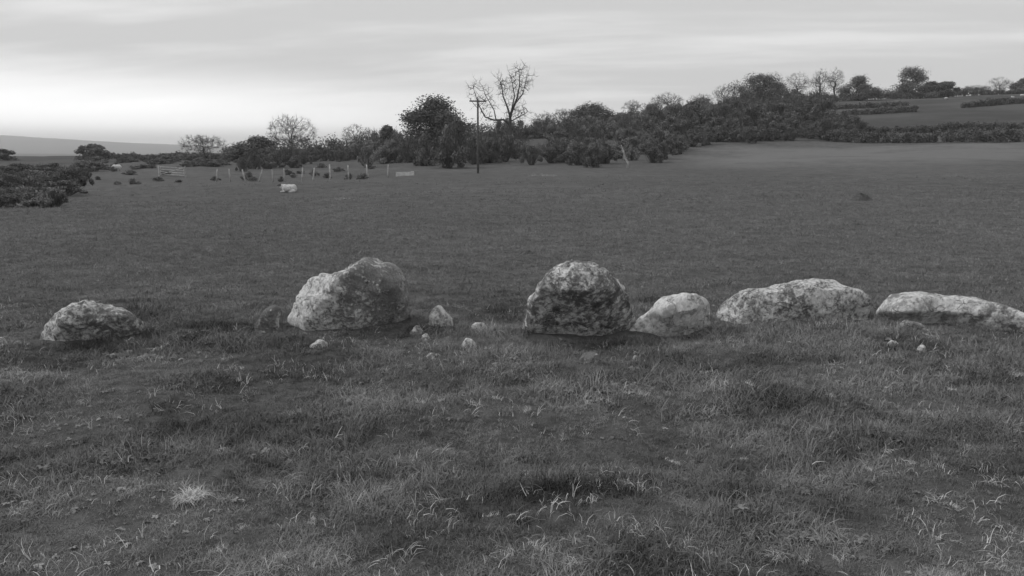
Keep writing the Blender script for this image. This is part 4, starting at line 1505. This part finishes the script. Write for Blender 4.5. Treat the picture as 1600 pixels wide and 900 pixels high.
# molehills
def molehill(u, v, wd, label):
    p = hit(u, v, 6)
    r = np.random.default_rng(int(u))
    k, q = 26, 12
    V, F = [], []
    for i in range(q + 1):
        t = i / q
        for j in range(k):
            a = 2 * math.pi * j / k
            rr_ = wd / 2 * t * (1 + .16 * math.sin(3 * a + u) + .05 * r.normal())
            V.append((rr_ * math.cos(a), rr_ * math.sin(a) * .9, wd * .24 * (1 - t * t) ** 1.1 + (.05 * wd * r.normal() * (1 - t)) - .03 * t))
    for i in range(q):
        for j in range(k):
            F.append((i * k + j, i * k + (j + 1) % k, (i + 1) * k + (j + 1) % k, (i + 1) * k + j)[::-1])
    tag(link('molehill', mesh_np('molehill', V, F, M['soil_shade'], True), None, p), label, 'molehill', 'molehills in the field')


molehill(1346, 313, .9, 'wide dark molehill in the open field below the long dark hedge')
molehill(827, 397, .22, 'tiny dark molehill in the field behind the dark mossy boulder')

# pale weathered stem in the field-edge scrub
def pale_stem():
    p = spot(980, 102)
    root = empty('dead_sapling', p, 'crooked pale dead sapling at the field edge beside low dark bushes', 'tree')
    m = MB(); k = pxm(102)
    m.tube([Vector((0, 0, -.2)), Vector((.1, 0, 8 * k)), Vector((-4 * k, .1, 17 * k)), Vector((-6 * k, 0, 26 * k)), Vector((-10 * k, .1, 36 * k))], [.15, .13, .11, .08, .04], 7)
    link('trunk', m.mesh('trunk', M['barkp'], True), root)
    m = MB(); r = np.random.default_rng(9)
    for i in range(9):
        z = (12 + 22 * i / 9) * k
        s = Vector((-4 * k * (z / (20 * k)), .05, z))
        m.tube([s, s + Vector((r.normal() * .5, r.normal() * .4, .5)), s + Vector((r.normal() * .8, r.normal() * .6, 1.0))], [.03, .02, .008], 4, False)
    link('crown', m.mesh('crown', M['barkp']), root)


pale_stem()

# ---------------------------------------------------------------- haze: the damp air between here and the far hills
def haze():
    me = bpy.data.meshes.new('haze')
    mb = MB(); mb.box((0, 0, 0), (1, 1, 1))
    m = bpy.data.materials.new('damp_air'); m.use_nodes = True
    m.node_tree.nodes.clear()
    t = NT(m.node_tree)
    o_ = t.n('ShaderNodeOutputMaterial'); pv = t.n('ShaderNodeVolumePrincipled')
    pv.inputs['Color'].default_value = (.99, .99, .99, 1)
    pv.inputs['Density'].default_value = HAZE
    pv.inputs['Anisotropy'].default_value = 0.2
    t.l(pv.outputs[0], o_.inputs['Volume'])
    o = link('haze', mb.mesh('haze', m))
    z0, z1 = GMIN - 1.5, GMAX + 8
    o.scale = (17400, 17400, z1 - z0); o.location = (0, 0, (z0 + z1) / 2)
    tag(o, 'thin pale haze softening the far hills', 'haze', kind='stuff')


HAZE = 2.2e-4
_g = bpy.data.objects['ground'].data
_z = np.empty(len(_g.vertices) * 3, np.float32); _g.vertices.foreach_get('co', _z); _z = _z[2::3]
GMIN, GMAX = float(_z.min()), max(float(_z.max()), 60.0)
haze()
